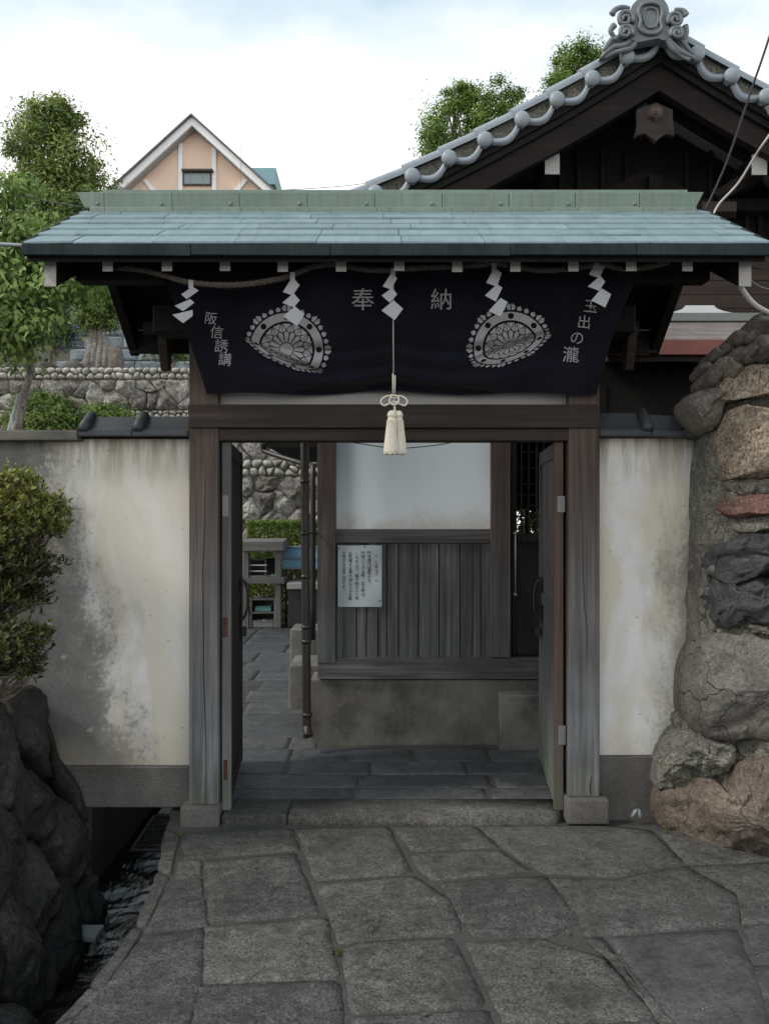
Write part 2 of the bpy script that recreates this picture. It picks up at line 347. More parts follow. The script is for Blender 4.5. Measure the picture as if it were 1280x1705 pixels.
def tagged(o, label, cat, group=None):
    o['label'] = label; o['category'] = cat
    if group: o['group'] = group
    return o
def B():
    return bmesh.new()
def out(bm, name, m, parent=None, smooth=False, kind=None, recalc=True):
    if recalc: bmesh.ops.recalc_face_normals(bm, faces=bm.faces)
    me = bpy.data.meshes.new(name); bm.to_mesh(me); bm.free()
    return finish(name, me, m, parent, smooth, kind)
def hexa(bm, p, bev=0.0, seg=1):
    """p: 8 corners, bottom ring 4 then top ring 4"""
    vs = [bm.verts.new(q) for q in p]
    fs = [bm.faces.new([vs[i] for i in f]) for f in ((3, 2, 1, 0), (4, 5, 6, 7), (0, 1, 5, 4), (1, 2, 6, 5), (2, 3, 7, 6), (3, 0, 4, 7))]
    if bev:
        es = list({e for f in fs for e in f.edges})
        bmesh.ops.bevel(bm, geom=es, offset=bev, segments=seg, affect='EDGES', profile=.6)
def bx(bm, x0, x1, y0, y1, z0, z1, bev=0.0, seg=1):
    hexa(bm, [(x0, y0, z0), (x1, y0, z0), (x1, y1, z0), (x0, y1, z0), (x0, y0, z1), (x1, y0, z1), (x1, y1, z1), (x0, y1, z1)], bev, seg)
def box(name, m, x0, x1, y0, y1, z0, z1, parent=None, bev=.004, seg=1, kind=None):
    bm = B(); bx(bm, x0, x1, y0, y1, z0, z1, bev, seg); return out(bm, name, m, parent, kind=kind)
def pbox(name, m, px0, px1, py0, py1, Y, depth, parent=None, bev=.004, seg=1):
    """box whose front face (distance Y) spans these pixels; goes back by depth"""
    a = at(px0, py1, Y); b = at(px1, py0, Y)
    return box(name, m, a.x, b.x, Y, Y + depth, a.z, b.z, parent, bev, seg)
def tube(bm, pts, r, seg=8, cap=True):
    pts = [Vector(p) for p in pts]; rs = r if isinstance(r, (list, tuple)) else [r] * len(pts)
    rings = []; up = Vector((0, 0, 1))
    prev = None
    for i, p in enumerate(pts):
        t = (pts[min(i + 1, len(pts) - 1)] - pts[max(i - 1, 0)]).normalized()
        if prev is None:
            a = t.cross(up if abs(t.z) < .9 else Vector((1, 0, 0))).normalized()
        else:
            a = (prev - t * prev.dot(t)).normalized()
        prev = a; b = t.cross(a)
        rings.append([bm.verts.new(p + (a * math.cos(k * math.tau / seg) + b * math.sin(k * math.tau / seg)) * rs[i]) for k in range(seg)])
    for i in range(len(rings) - 1):
        for k in range(seg):
            bm.faces.new((rings[i][k], rings[i][(k + 1) % seg], rings[i + 1][(k + 1) % seg], rings[i + 1][k]))
    if cap:
        bm.faces.new(rings[0][::-1]); bm.faces.new(rings[-1])
def smooth_path(pts, n=8):
    pts = [Vector(p) for p in pts]; P = [pts[0]] + pts + [pts[-1]]; res = []
    for i in range(1, len(P) - 2):
        for k in range(n):
            t = k / n; a, b, c, d = P[i - 1], P[i], P[i + 1], P[i + 2]
            res.append(.5 * ((2 * b) + (c - a) * t + (2 * a - 5 * b + 4 * c - d) * t * t + (3 * b - a - 3 * c + d) * t ** 3))
    res.append(pts[-1]); return res
def ball(bm, c, r, sub=2, sc_=(1, 1, 1)):
    res = bmesh.ops.create_icosphere(bm, subdivisions=sub, radius=1)
    for v in res['verts']: v.co = Vector((v.co.x * r * sc_[0] + c[0], v.co.y * r * sc_[1] + c[1], v.co.z * r * sc_[2] + c[2]))
def prism(bm, pts, n, depth, bev=0):
    """pts planar 3D outline; extruded along n by depth"""
    a = [bm.verts.new(p) for p in pts]; b = [bm.verts.new(Vector(p) + n * depth) for p in pts]
    k = len(pts); fs = [bm.faces.new(a), bm.faces.new(b[::-1])]
    for i in range(k): fs.append(bm.faces.new((a[i], b[i], b[(i + 1) % k], a[(i + 1) % k])))
    if bev:
        es = list(fs[0].edges); bmesh.ops.bevel(bm, geom=es, offset=bev, segments=2, affect='EDGES')
def chaikin(pts, n=1, k=.25):
    for _ in range(n):
        q = []
        for i in range(len(pts)):
            a, b = pts[i], pts[(i + 1) % len(pts)]
            q += [a.lerp(b, k), a.lerp(b, 1 - k)]
        pts = q
    return pts
def resample(pts, step):
    q = []
    for i in range(len(pts)):
        a, b = pts[i], pts[(i + 1) % len(pts)]; n = max(1, int((b - a).length / step + .5))
        q += [a.lerp(b, j / n) for j in range(n)]
    return q
def pillow(bm, pts, n, depth, back, rings=3, amp=.0, freq=6, seed=0, power=2.4, inner=.12, rug=False):
    c = sum(pts, Vector()) / len(pts); off = Vector((seed * 3.7, seed * 1.3, seed * 5.1)); rr = []
    fr_ = random.Random(seed * 7 + 3); planes = []
    if rug:
        size = sum((p - c).length for p in pts) / len(pts)
        for _ in range(7):
            g_ = Vector([fr_.uniform(-1, 1) for _ in range(3)]); g_ -= n * g_.dot(n); g_ = g_.normalized() * depth / size * fr_.uniform(.35, 1.3)
            planes.append((g_, depth * fr_.uniform(.72, 1.15)))
    rr.append([bm.verts.new(p - n * back) for p in pts])
    for j in range(rings + 1):
        t = j / (rings + 1); row = []
        for p in pts:
            q = p.lerp(c, t * (1 - inner)); hh = depth * (1 - (1 - t) ** power)
            for g_, d0 in planes: hh = min(hh, d0 - g_.dot(q - c))
            q = q + n * hh
            if amp:
                d = noise.noise_vector(q * freq + off) * amp + noise.noise_vector(q * freq * 2.7 + off) * amp * .45
                if rug:
                    rd = 1 - abs(noise.noise(q * freq * 1.6 + off)) * 2.2
                    cell = noise.voronoi(q * freq * .9 + off)[0]
                    d += n * (max(rd, -.4) * amp * .55 - (cell[1] - cell[0] < .12) * amp * .5 + noise.fractal(q * freq * 6 + off, .9, 2.1, 4) * amp * .38)
                q = q + d
            row.append(bm.verts.new(q))
        rr.append(row)
    k = len(pts)
    for j in range(len(rr) - 1):
        for i in range(k): bm.faces.new((rr[j][i], rr[j][(i + 1) % k], rr[j + 1][(i + 1) % k], rr[j + 1][i]))
    q = c + n * min([depth] + [d0 for g_, d0 in planes])
    if amp: q += noise.noise_vector(q * freq + off) * amp
    cv = bm.verts.new(q)
    for i in range(k): bm.faces.new((rr[-1][i], rr[-1][(i + 1) % k], cv))
def voronoi(pts, x0, x1, y0, y1):
    cells = []
    P = np.array(pts)
    for i, (cx, cy) in enumerate(pts):
        poly = [(x0, y0), (x1, y0), (x1, y1), (x0, y1)]
        dist = ((P - P[i]) ** 2).sum(1); order = np.argsort(dist)[1:22]
        for j in order:
            mx_, my_ = (cx + P[j][0]) / 2, (cy + P[j][1]) / 2; dx, dy = P[j][0] - cx, P[j][1] - cy
            new = []
            for k in range(len(poly)):
                a, b = poly[k], poly[(k + 1) % len(poly)]
                da = (a[0] - mx_) * dx + (a[1] - my_) * dy; db = (b[0] - mx_) * dx + (b[1] - my_) * dy
                if da <= 0: new.append(a)
                if (da < 0) != (db < 0):
                    t = da / (da - db); new.append((a[0] + (b[0] - a[0]) * t, a[1] + (b[1] - a[1]) * t))
            poly = new
            if len(poly) < 3: break
        if len(poly) >= 3: cells.append(poly)
    return cells
def scatter(rng, x0, x1, y0, y1, sx, sy, jit=.42, keep=1.0):
    pts = []; ny = max(1, round((y1 - y0) / sy)); nx = max(1, round((x1 - x0) / sx))
    for j in range(ny):
        for i in range(nx):
            if rng.random() > keep: continue
            pts.append((x0 + (i + .5 + (.5 if j % 2 else 0) * .8 + rng.uniform(-jit, jit)) * (x1 - x0) / nx, y0 + (j + .5 + rng.uniform(-jit, jit)) * (y1 - y0) / ny))
    return pts
def stone_field(rng, x0, x1, y0, y1, sx, sy, fn, n, gap, depth, back, name, m, parent, joined=False, rings=2, amp=0.01, freq=6, jit=.42, keep=1.0, smooth=True, cha=1, power=2.4, kfac=.25, tilt=0.0, rug=False, step=0):
    """cells of a rubble wall in (u, v), mapped by fn to 3D; each stone its own part unless joined"""
    bmj = B() if joined else None
    for k, poly in enumerate(voronoi(scatter(rng, x0, x1, y0, y1, sx, sy, jit, keep), x0, x1, y0, y1)):
        cx = sum(p[0] for p in poly) / len(poly); cy = sum(p[1] for p in poly) / len(poly)
        r = min(math.hypot(p[0] - cx, p[1] - cy) for p in poly)
        if r < gap * 1.5: continue
        s = 1 - gap / r
        q = [fn(cx + (p[0] - cx) * s, cy + (p[1] - cy) * s) for p in poly]
        q = chaikin(q, cha, kfac)
        if step: q = resample(q, step)
        nn = (n + Vector((rng.uniform(-tilt, tilt), rng.uniform(-tilt, tilt), rng.uniform(-tilt, tilt)))).normalized() if tilt else n
        bm = bmj if joined else B()
        pillow(bm, q, nn, depth * rng.uniform(.6, 1.25), back, rings, amp, freq, rng.random() * 50, power, rug=rug)
        if not joined: out(bm, name, m, parent, smooth)
    if joined: return out(bmj, name, m, parent, smooth, 'stuff')

# ---- leaves
def leaf_mesh(name, cen, nor, size, m, parent, rng, aspect=.45, tint=None, kind='stuff', fold=.25, droop=0.0):
    """cen (N,3); nor (N,3) preferred leaf normals; each leaf a folded blade of two triangles pairs"""
    N = len(cen)
    d = rng.normal(size=(N, 3)); nor = nor + rng.normal(size=(N, 3)) * .55
    nor /= np.linalg.norm(nor, axis=1)[:, None] + 1e-9
    d -= nor * (d * nor).sum(1)[:, None]; d[:, 2] -= droop; d /= np.linalg.norm(d, axis=1)[:, None] + 1e-9
    s = np.cross(nor, d); L_ = size * rng.uniform(.6, 1.25, N)[:, None]; W = L_ * aspect
    a = cen; b = cen + d * L_ * .5 + s * W * .5 + nor * W * fold; c = cen + d * L_ ; e = cen + d * L_ * .5 - s * W * .5 + nor * W * fold
    V = np.stack([a, b, c, e], 1).reshape(-1, 3).astype('f')
    idx = np.arange(N) * 4
    F_ = np.stack([idx, idx + 1, idx + 2, idx, idx + 2, idx + 3], 1).reshape(-1)
    me = bpy.data.meshes.new(name); me.vertices.add(N * 4); me.vertices.foreach_set('co', V.ravel())
    me.loops.add(N * 6); me.loops.foreach_set('vertex_index', F_.astype('i'))
    me.polygons.add(N * 2); me.polygons.foreach_set('loop_start', (np.arange(N * 2) * 3).astype('i'))
    me.update(calc_edges=True)
    at_ = me.attributes.new('tint', 'FLOAT', 'POINT')
    if tint is None: tint = rng.uniform(0, 1, N)
    at_.data.foreach_set('value', np.repeat(np.clip(tint, 0, 1), 4).astype('f'))
    return finish(name, me, m, parent, False, kind)
def crown(rng, c, rad, nclump, per, cr, shell=.55, flat=.7, zmin=None):
    c = np.array(c); rad = np.array(rad)
    u = rng.normal(size=(nclump, 3)); u /= np.linalg.norm(u, axis=1)[:, None]
    r = shell + (1 - shell) * rng.uniform(0, 1, nclump) ** .6
    r *= 1 + rng.normal(size=nclump) * .07
    cc = c + u * rad * r[:, None]
    k = rng.normal(size=(nclump, per, 3)) * cr * rng.uniform(.6, 1.3, nclump)[:, None, None]; k[:, :, 2] *= flat
    P = cc[:, None, :] + k
    nor = k / (np.linalg.norm(k, axis=2)[:, :, None] + 1e-6) * .5 + u[:, None, :] * .6; nor[:, :, 2] += .55
    tint = rng.uniform(.1, .75, nclump)[:, None] + rng.normal(size=(nclump, per)) * .15
    P = P.reshape(-1, 3); nor = nor.reshape(-1, 3); tint = tint.reshape(-1)
    if zmin is not None:
        keep = P[:, 2] > zmin; P, nor, tint = P[keep], nor[keep], tint[keep]
    return P, nor, tint
def branches(bm, rng, base, tips, r0, r1, seg=6, wob=.08):
    base = Vector(base)
    for t in tips:
        t = Vector(t); mid = base.lerp(t, .5) + Vector([rng.uniform(-wob, wob) for _ in range(3)])
        P = smooth_path([base, mid, t], 5); n = len(P)
        tube(bm, P, [r0 + (r1 - r0) * i / (n - 1) for i in range(n)], seg)
def glyph(ch, size, bold=.0, line=1.0):
    cu = bpy.data.curves.new('glyph', 'FONT'); cu.body = ch; cu.size = size; cu.align_x = 'CENTER'; cu.align_y = 'CENTER'
    cu.offset = bold * size; cu.resolution_u = 3; cu.space_line = line
    o = bpy.data.objects.new('glyph', cu); C.objects.link(o)
    dg = bpy.context.evaluated_depsgraph_get(); dg.update()
    me = bpy.data.meshes.new_from_object(o.evaluated_get(dg)); bpy.data.objects.remove(o); bpy.data.curves.remove(cu)
    return me

rng = random.Random(7); nr = np.random.default_rng(11)
# ================================================================== SETTING
# ---- channel edge of the paving (front to back) on the ground plane
EDGE = [(-.98, -3), (-1.00, 1.0), (-1.035, 2.65), (-.99, 2.95), (-.968, 3.34), (-.985, 3.62), (-1.03, 3.85), (-1.10, 4.15), (-1.134, 4.45), (-1.12, 6.3)]
bm = B()
def sheet(bm, pts): bm.faces.new([bm.verts.new(p) for p in pts])
front = [(x, y, -.009) for x, y in EDGE[:9]]
sheet(bm, front + [(60, 4.45, -.009), (60, -3, -.009)])
sheet(bm, [(-60, -60, -.014), (60, -60, -.014), (60, -3, -.014), (-60, -3, -.014)])
sheet(bm, [(-1.134, 4.45, .033), (60, 4.45, .033), (60, 13.3, .033), (-1.12, 13.3, .033), (-1.12, 6.3, .033)])
sheet(bm, [(-60, 4.6, .033), (-1.62, 4.6, .033), (-1.62, 6.3, .033), (-1.12, 6.3, .033), (-1.12, 13.3, .033), (-60, 13.3, .033)])
sheet(bm, [(-60, 13.3, 2.40), (60, 13.3, 2.40), (60, 15.3, 2.40), (-60, 15.3, 2.40)])
sheet(bm, [(-300, 15.3, 4.16), (300, 15.3, 4.16), (300, 420, 4.16), (-300, 420, 4.16)])
for i in range(len(EDGE) - 1):      # side of the channel under the paving
    a, b = EDGE[i], EDGE[i + 1]
    sheet(bm, [(a[0] - .002, a[1], -.02), (b[0] - .002, b[1], -.02), (b[0] - .002, b[1], -.8), (a[0] - .002, a[1], -.8)])
sheet(bm, [(-1.62, 4.6, -.8), (-1.62, 6.3, -.8), (-1.62, 6.3, .033), (-1.62, 4.6, .033)]); sheet(bm, [(-1.134, 4.45, -.009), (60, 4.45, -.009), (60, 4.45, .033), (-1.134, 4.45, .033)])
sheet(bm, [(-1.62, 6.3, -.8), (-1.12, 6.3, -.8), (-1.12, 6.3, .033), (-1.62, 6.3, .033)])
o = out(bm, 'ground', 'mortar', kind='structure', recalc=False)
bm = B(); sheet(bm, [(-60, -3, .70), (-1.90, -3, .70), (-1.90, 4.42, .70), (-60, 4.42, .70)])
o = out(bm, 'garden_soil', 'soil', kind='structure')
bm = B(); gv = []
for i in range(61):
    row = []
    for j in range(421):
        x, y = lerp(-2.0, -.9, i / 60), lerp(-1.0, 6.3, j / 420)
        wq = noise.noise_vector(Vector((x * 4, y * 4, 3))) * .16; q = Vector(((x + wq.x) * 9, (y + wq.y) * 13, 0)); h_ = noise.noise(q) * .007 + noise.noise(q * 2.3 + wq * 9) * .0042 + noise.noise(Vector((x * 2.5, y * 2.5, 8))) * .012 + noise.noise(q * 5) * .0012
        row.append(bm.verts.new((x, y, -.46 + h_)))
    gv.append(row)
for i in range(60):
    for j in range(420): bm.faces.new((gv[i][j], gv[i + 1][j], gv[i + 1][j + 1], gv[i][j + 1]))
o = out(bm, 'water', 'water', None, True, kind='structure')

# ---- stone paving in front of the gate, slab by slab
paving = structure('paving', (0, 3.5, 0))
def slab(pix, m='paving', z=0.0, step=.04, shrink=-.014, dep=.007, name='paving_stone', parent=None, world=None):
    P = world or [ground(a, b, z) for a, b in pix]
    c = sum(P, Vector()) / len(P)
    P = [p + (c - p).normalized() * shrink for p in P]
    P = chaikin(P, 1, .04)
    P = resample(P, step)
    P = [p + Vector((rng.uniform(-1, 1), rng.uniform(-1, 1), 0)) * (.0035 if pix else .003) for p in P]
    dz = rng.uniform(-.002, .002)
    P = [Vector((p.x, p.y, z + dz - dep)) for p in P]
    bm = B(); pillow(bm, P, Vector((0, 0, 1)), dep, .05, 5, .0022, 6, rng.random() * 90, 16, .1)
    return out(bm, name, m, parent or paving, True)
SL = [[(305, 1385), (485, 1378), (497, 1412), (312, 1428)],
 [(495, 1378), (645, 1375), (684, 1450), (526, 1462)],
 [(655, 1375), (790, 1376), (826, 1408), (690, 1414)],
 [(684, 1420), (830, 1414), (880, 1447), (722, 1462), (702, 1445)],
 [(800, 1374), (990, 1372), (1080, 1380), (1135, 1433), (1027, 1456), (905, 1450), (838, 1408)],
 [(342, 1432), (490, 1418), (532, 1518), (350, 1533)],
 [(530, 1469), (690, 1458), (752, 1502), (762, 1548), (568, 1568)],
 [(735, 1468), (905, 1457), (964, 1528), (912, 1556), (792, 1554), (765, 1520)],
 [(346, 1541), (541, 1526), (562, 1624), (344, 1633)],
 [(574, 1578), (600, 1568), (752, 1560), (801, 1663), (790, 1672), (587, 1682)],
 [(778, 1566), (905, 1563), (1004, 1594), (1081, 1680), (1075, 1692), (845, 1702)],
 [(338, 1640), (562, 1632), (578, 1800), (300, 1800)],
 [(585, 1692), (808, 1678), (860, 1800), (592, 1800)],
 [(855, 1712), (1090, 1698), (1185, 1800), (890, 1800)],
 [(972, 1562), (1004, 1560), (1110, 1690), (1195, 1800), (1180, 1800), (1098, 1700), (1036, 1618)],
 [(912, 1460), (1027, 1464), (1140, 1440), (1222, 1487), (1228, 1535), (1100, 1546), (975, 1555), (966, 1525)],
 [(1150, 1442), (1300, 1435), (1420, 1440), (1420, 1530), (1237, 1535), (1230, 1485)],
 [(1095, 1380), (1300, 1384), (1300, 1430), (1146, 1436)],
 [(279, 1468), (334, 1462), (337, 1489), (275, 1493)], [(270, 1499), (340, 1495), (345, 1537), (244, 1548)],
 [(240, 1554), (340, 1544), (332, 1640), (306, 1720), (280, 1800), (64, 1800), (132, 1690)],
 [(300, 1434), (334, 1434), (334, 1456), (292, 1460)]]
for k, s_ in enumerate(SL): slab(s_)
slab([(1014, 1560), (1100, 1553), (1222, 1545), (1262, 1640), (1300, 1800), (1206, 1800), (1118, 1690)], 'paving_dark')
for q in ([(1240, 1540), (1420, 1534), (1440, 1590), (1264, 1592)], [(1252, 1606), (1440, 1600), (1500, 1700), (1290, 1700)], [(1294, 1708), (1500, 1706), (1560, 1800), (1318, 1800)]):
    slab(q, 'paving_dark')
# kerb of long stones along the channel
KO = [(275, 1377), (262, 1450), (225, 1540), (150, 1640), (85, 1712), (10, 1800)]
KI = [(300, 1388), (284, 1458), (240, 1547), (172, 1650), (125, 1692), (50, 1800)]
for i in range(5):
    slab([KO[i], KI[i], (KI[i + 1][0] + 1, KI[i + 1][1] - 3), (KO[i + 1][0] + 1, KO[i + 1][1] - 3)], name='kerb_stone', shrink=.003)
# near slabs behind the camera's view and to the right, so the paving does not end at the frame
for j, (ya, yb_) in enumerate(((1.75, 2.28), (1.15, 1.72), (.55, 1.12))):
    x = -.98
    while x < 3.0:
        w_ = rng.uniform(.42, .7); slab(None, world=[Vector((x, ya, 0)), Vector((x + w_ - .02, ya, 0)), Vector((x + w_ - .02, yb_, 0)), Vector((x, yb_, 0))], step=.12); x += w_
g_ = random.Random(4); bm = B()
for _ in range(150):
    if g_.random() < .6: px, py = g_.gauss(1080, 110), g_.gauss(1480, 40)
    else: px, py = g_.uniform(240, 1400), g_.uniform(1385, 1750)
    if py < 1385 or px < 300: continue
    p = ground(px, py, .003); r_ = g_.uniform(.0012, .0035)
    bmesh.ops.create_icosphere(bm, subdivisions=1, radius=r_, matrix=__import__('mathutils').Matrix.Translation(p))
out(bm, 'grit', 'lime', None, False, 'stuff')
for k, (px, py, an) in enumerate(((700, 1690, .4), (948, 1555, 1.9), (430, 1445, 2.6))):
    p = ground(px, py, .006); d = Vector((math.cos(an), math.sin(an), .1)); s2 = Vector((-d.y, d.x, .05)) * .009
    bm = B(); vs = [bm.verts.new(q) for q in (p, p + d * .014 + s2, p + d * .034, p + d * .014 - s2)]; mid = bm.verts.new(p + d * .017 + Vector((0, 0, .004)))
    for i in range(4): bm.faces.new((vs[i], vs[(i + 1) % 4], mid))
    tagged(out(bm, 'fallen_leaf', 'wood_red'), ('small brown fallen leaf on a slab near the bottom of the view', 'small brown fallen leaf in the joint left of the dark smooth slab', 'small brown fallen leaf on the paving near the channel kerb')[k], 'leaf')
def tuft(px, py, n, label):
    bm = B(); p = ground(px, py, -.005)
    for i in range(n):
        a = g_.random() * 6.28; l_ = g_.uniform(.012, .035); b = p + Vector((g_.uniform(-.012, .012), g_.uniform(-.02, .02), 0)); t_ = b + Vector((math.cos(a) * l_ * .5, math.sin(a) * l_ * .5, l_)); w_ = Vector((-math.sin(a), math.cos(a), 0)) * .0015
        bm.faces.new([bm.verts.new(q) for q in (b - w_, b + w_, t_)])
    tagged(out(bm, 'grass_tuft', 'leaf_plain', None, False, 'thing', recalc=False), label, 'grass tuft')
tuft(562, 1588, 60, 'tiny grass tuft growing in the joint left of the middle front slab')
tuft(300, 1392, 40, 'tiny grass tuft at the corner of the kerb below the left post base')
tuft(1110, 1388, 50, 'tiny grass tuft where the paving meets the bottom boulder')
# ---- courtyard paving behind the gate
court = structure('courtyard_paving', (0, 6, .04))
Yr = 4.62; rows = [.20, .24, .27, .28, .30, .33, .36, .40, .45, .45, .5, .5, .55, .6, .6, .65, .7]
for h_ in rows:
    x = -1.12 if Yr > 4.9 else -1.0; x += -rng.uniform(0, .1) * (Yr > 7)
    xmax = 1.05 if Yr < 5.6 else -.5
    x = x if Yr < 7.6 else -3.2
    while x < xmax:
        w_ = min(rng.uniform(.42, .85), xmax - x + .05)
        if w_ < .12: break
        slab(None, 'paving_court', .04, .08, .0, .007, parent=court, world=[Vector((x, Yr, .04)), Vector((x + w_ - .007, Yr, .04)), Vector((x + w_ - .007, Yr + h_ - .007, .04)), Vector((x, Yr + h_ - .007, .04))]); x += w_
    Yr += h_
# ---- threshold stones
th = thing('threshold', 'low worn stone step lying across the gateway between the post bases', 'step', (0, 4.35, 0))
bm = B(); bx(bm, -.845, -.505, 4.355, 4.61, -.05, .046, .012, 2); out(bm, 'step_stone', 'paving', th, True)
bm = B()
prof = [(-.50, 4.357), (.80, 4.352), (.88, 4.37), (.925, 4.41), (.935, 4.47), (.935, 4.61), (-.50, 4.61)]
prism(bm, [(a, b, .047) for a, b in prof], Vector((0, 0, -1)), .1, .01); out(bm, 'step_stone', 'paving', th, True)

# ================================================================== THE GATE
gate = thing('roofed_gate', 'wooden gateway with a green copper roof and open double doors', 'gate', (.05, 4.45, 0))
Z_E, Y_E, Y_R, SLP = 2.813, 3.75, 4.55, .5475; SLR = .72
def zs(y): return Z_E + (y - Y_E) * SLP if y <= Y_R else Z_E + (Y_R - Y_E) * SLP - (y - Y_R) * SLR
# posts on their base stones
for x0, x1, zb, bx0, bx1, by0 in ((-1.016, -.8625, .093, -1.055, -.853, 1375), (.956, 1.119, .133, .940, 1.158, 1364)):
    bm = B(); bx(bm, x0, x1, 4.375, 4.535, zb, 2.70, .006, 2); out(bm, 'post', 'wood_post', gate)
    bm = B(); bx(bm, bx0, bx1, 4.335, 4.62, at(0, by0, 4.335).z - .03, zb - .001, .012, 2); out(bm, 'post_base', 'plinth', gate, True)
# dark drying cracks running down the posts (thin recessed slivers standing in the front face)
def crack(px_list, Y, wd=.0034):
    bm = B(); P = [at(a, b, Y) for a, b in px_list]
    P = smooth_path(P, 5); n = len(P)
    for i in range(n - 1):
        w0 = wd * math.sin(math.pi * (i + .15) / (n + .3)); w1 = wd * math.sin(math.pi * (i + 1.15) / (n + .3))
        sheet(bm, [P[i] + Vector((-w0, 0, 0)), P[i] + Vector((w0, 0, 0)), P[i + 1] + Vector((w1, 0, 0)), P[i + 1] + Vector((-w1, 0, 0))])
    out(bm, 'drying_crack', 'cable', gate, kind=None)
crack([(338, 735), (341, 800), (340, 890), (338, 960), (339, 1060), (340, 1140), (343, 1240), (342, 1335)], 4.3735)
crack([(966, 735), (967, 800), (969, 900), (972, 1000), (977, 1050), (977, 1102)], 4.3735, .002)
crack([(328, 800), (327, 870), (329, 930)], 4.3735, .0012)
crack([(985, 1290), (982, 1310), (984, 1325)], 4.3735, .0035)
# beams
bm = B(); a, b = at(313, 712, 4.358), at(995, 673, 4.358); bx(bm, a.x, b.x, 4.358, 4.56, a.z, b.z, .005, 2); out(bm, 'lintel', 'wood_beam', gate)
bm = B(); a, b = at(363.5, 734, 4.385), at(947, 712, 4.385); bx(bm, a.x, b.x, 4.385, 4.52, a.z, b.z - .003, .004); out(bm, 'head_rail', 'wood_beam', gate)
a, b = at(350, 672, 4.43), at(960, 600, 4.43); box('transom_panel', 'panel_grey', a.x + .02, b.x - .02, 4.43, 4.46, a.z - .01, 2.55, gate, 0)
bm = B(); bx(bm, -1.2, 1.3, 4.36, 4.55, 2.55, 2.69, .005); out(bm, 'upper_beam', 'wood_black', gate)
for x in (-.98, .99):
    bm = B(); bx(bm, x, x + .09, 4.10, 5.06, 2.60, 2.715, .005); out(bm, 'cross_arm', 'wood_black', gate)
    bm = B(); bx(bm, x, x + .09, 4.42, 4.52, 2.70, 3.02, .005); out(bm, 'king_post', 'wood_black', gate)
for nm, y0, z0, z1, x0, x1 in (('front_purlin', 4.03, 2.726, 2.832, -1.479, 1.56), ('rear_purlin', 4.95, 2.66, 2.74, -1.42, 1.50), ('ridge_purlin', 4.49, 2.98, 3.10, -1.50, 1.60)):
    bm = B(); bx(bm, x0, x1, y0, y0 + .10, z0, z1, .005); out(bm, nm, 'wood_black', gate)
# rafters with whitewashed ends
RX = [180, 278.5, 375, 471, 568, 664.5, 761, 857.5, 954, 1050, 1143.5]
for px in RX:
    x = (px - CX) * 3.84 / F; hw = .0235
    j = rng.uniform(-.003, .003)
    bm = B(); y1 = 4.53
    hexa(bm, [(x - hw, 3.84, 2.713 + j), (x + hw, 3.84, 2.713 + j), (x + hw, y1, zs(y1) - .146), (x - hw, y1, zs(y1) - .146), (x - hw, 3.84, 2.769), (x + hw, 3.84, 2.769), (x + hw, y1, zs(y1) - .09), (x - hw, y1, zs(y1) - .09)], .002)
    r_ = out(bm, 'rafter', 'wood_black', gate)
    box('painted_end', 'end_paint', x - hw - .0005, x + hw + .0005, 3.8365, 3.8395, 2.714 + j, 2.768, r_, .001)
    bm = B(); y0 = 4.57; y1 = 5.10
    hexa(bm, [(x - hw, y0, zs(y0) - .146), (x + hw, y0, zs(y0) - .146), (x + hw, y1, zs(y1) - .146), (x - hw, y1, zs(y1) - .146), (x - hw, y0, zs(y0) - .09), (x + hw, y0, zs(y0) - .09), (x + hw, y1, zs(y1) - .09), (x - hw, y1, zs(y1) - .09)])
    out(bm, 'rafter', 'wood_black', gate)
for x0, x1 in ((-1.55, -1.497), (1.616, 1.671)):
    bm = B()
    def zb_(y): return zs(y) - .088
    hexa(bm, [(x0, 3.84, 2.643), (x1, 3.84, 2.643), (x1, 4.548, zb_(4.548) - .17), (x0, 4.548, zb_(4.548) - .17), (x0, 3.84, zb_(3.84) - .002), (x1, 3.84, zb_(3.84) - .002), (x1, 4.548, zb_(4.548) - .002), (x0, 4.548, zb_(4.548) - .002)], .003)
    g_ = out(bm, 'bargeboard', 'wood_black', gate)
    box('painted_end', 'end_paint', x0 - .0005, x1 + .0005, 3.8365, 3.8395, 2.645, 2.772, g_, .001)
    bm = B(); y0, y1 = 4.552, 5.14
    hexa(bm, [(x0, y0, zb_(y0) - .17), (x1, y0, zb_(y0) - .17), (x1, y1, zb_(y1) - .17), (x0, y1, zb_(y1) - .17), (x0, y0, zb_(y0) - .002), (x1, y0, zb_(y0) - .002), (x1, y1, zb_(y1) - .002), (x0, y1, zb_(y1) - .002)], .003)
    out(bm, 'bargeboard', 'wood_black', gate)
# bent brackets under the rear eave, their tips tapering down
for sx, xa in ((-1, -1.33), (1, 1.43)):
    bm = B(); w_ = .05
    hexa(bm, [(xa, 5.00, 2.46), (xa + w_, 5.00, 2.46), (xa + w_, 5.05, 2.46), (xa, 5.05, 2.46), (xa, 4.92, 2.70), (xa + w_, 4.92, 2.70), (xa + w_, 5.10, 2.70), (xa, 5.10, 2.70)], .003)
    out(bm, 'bracket', 'wood_beam', gate)
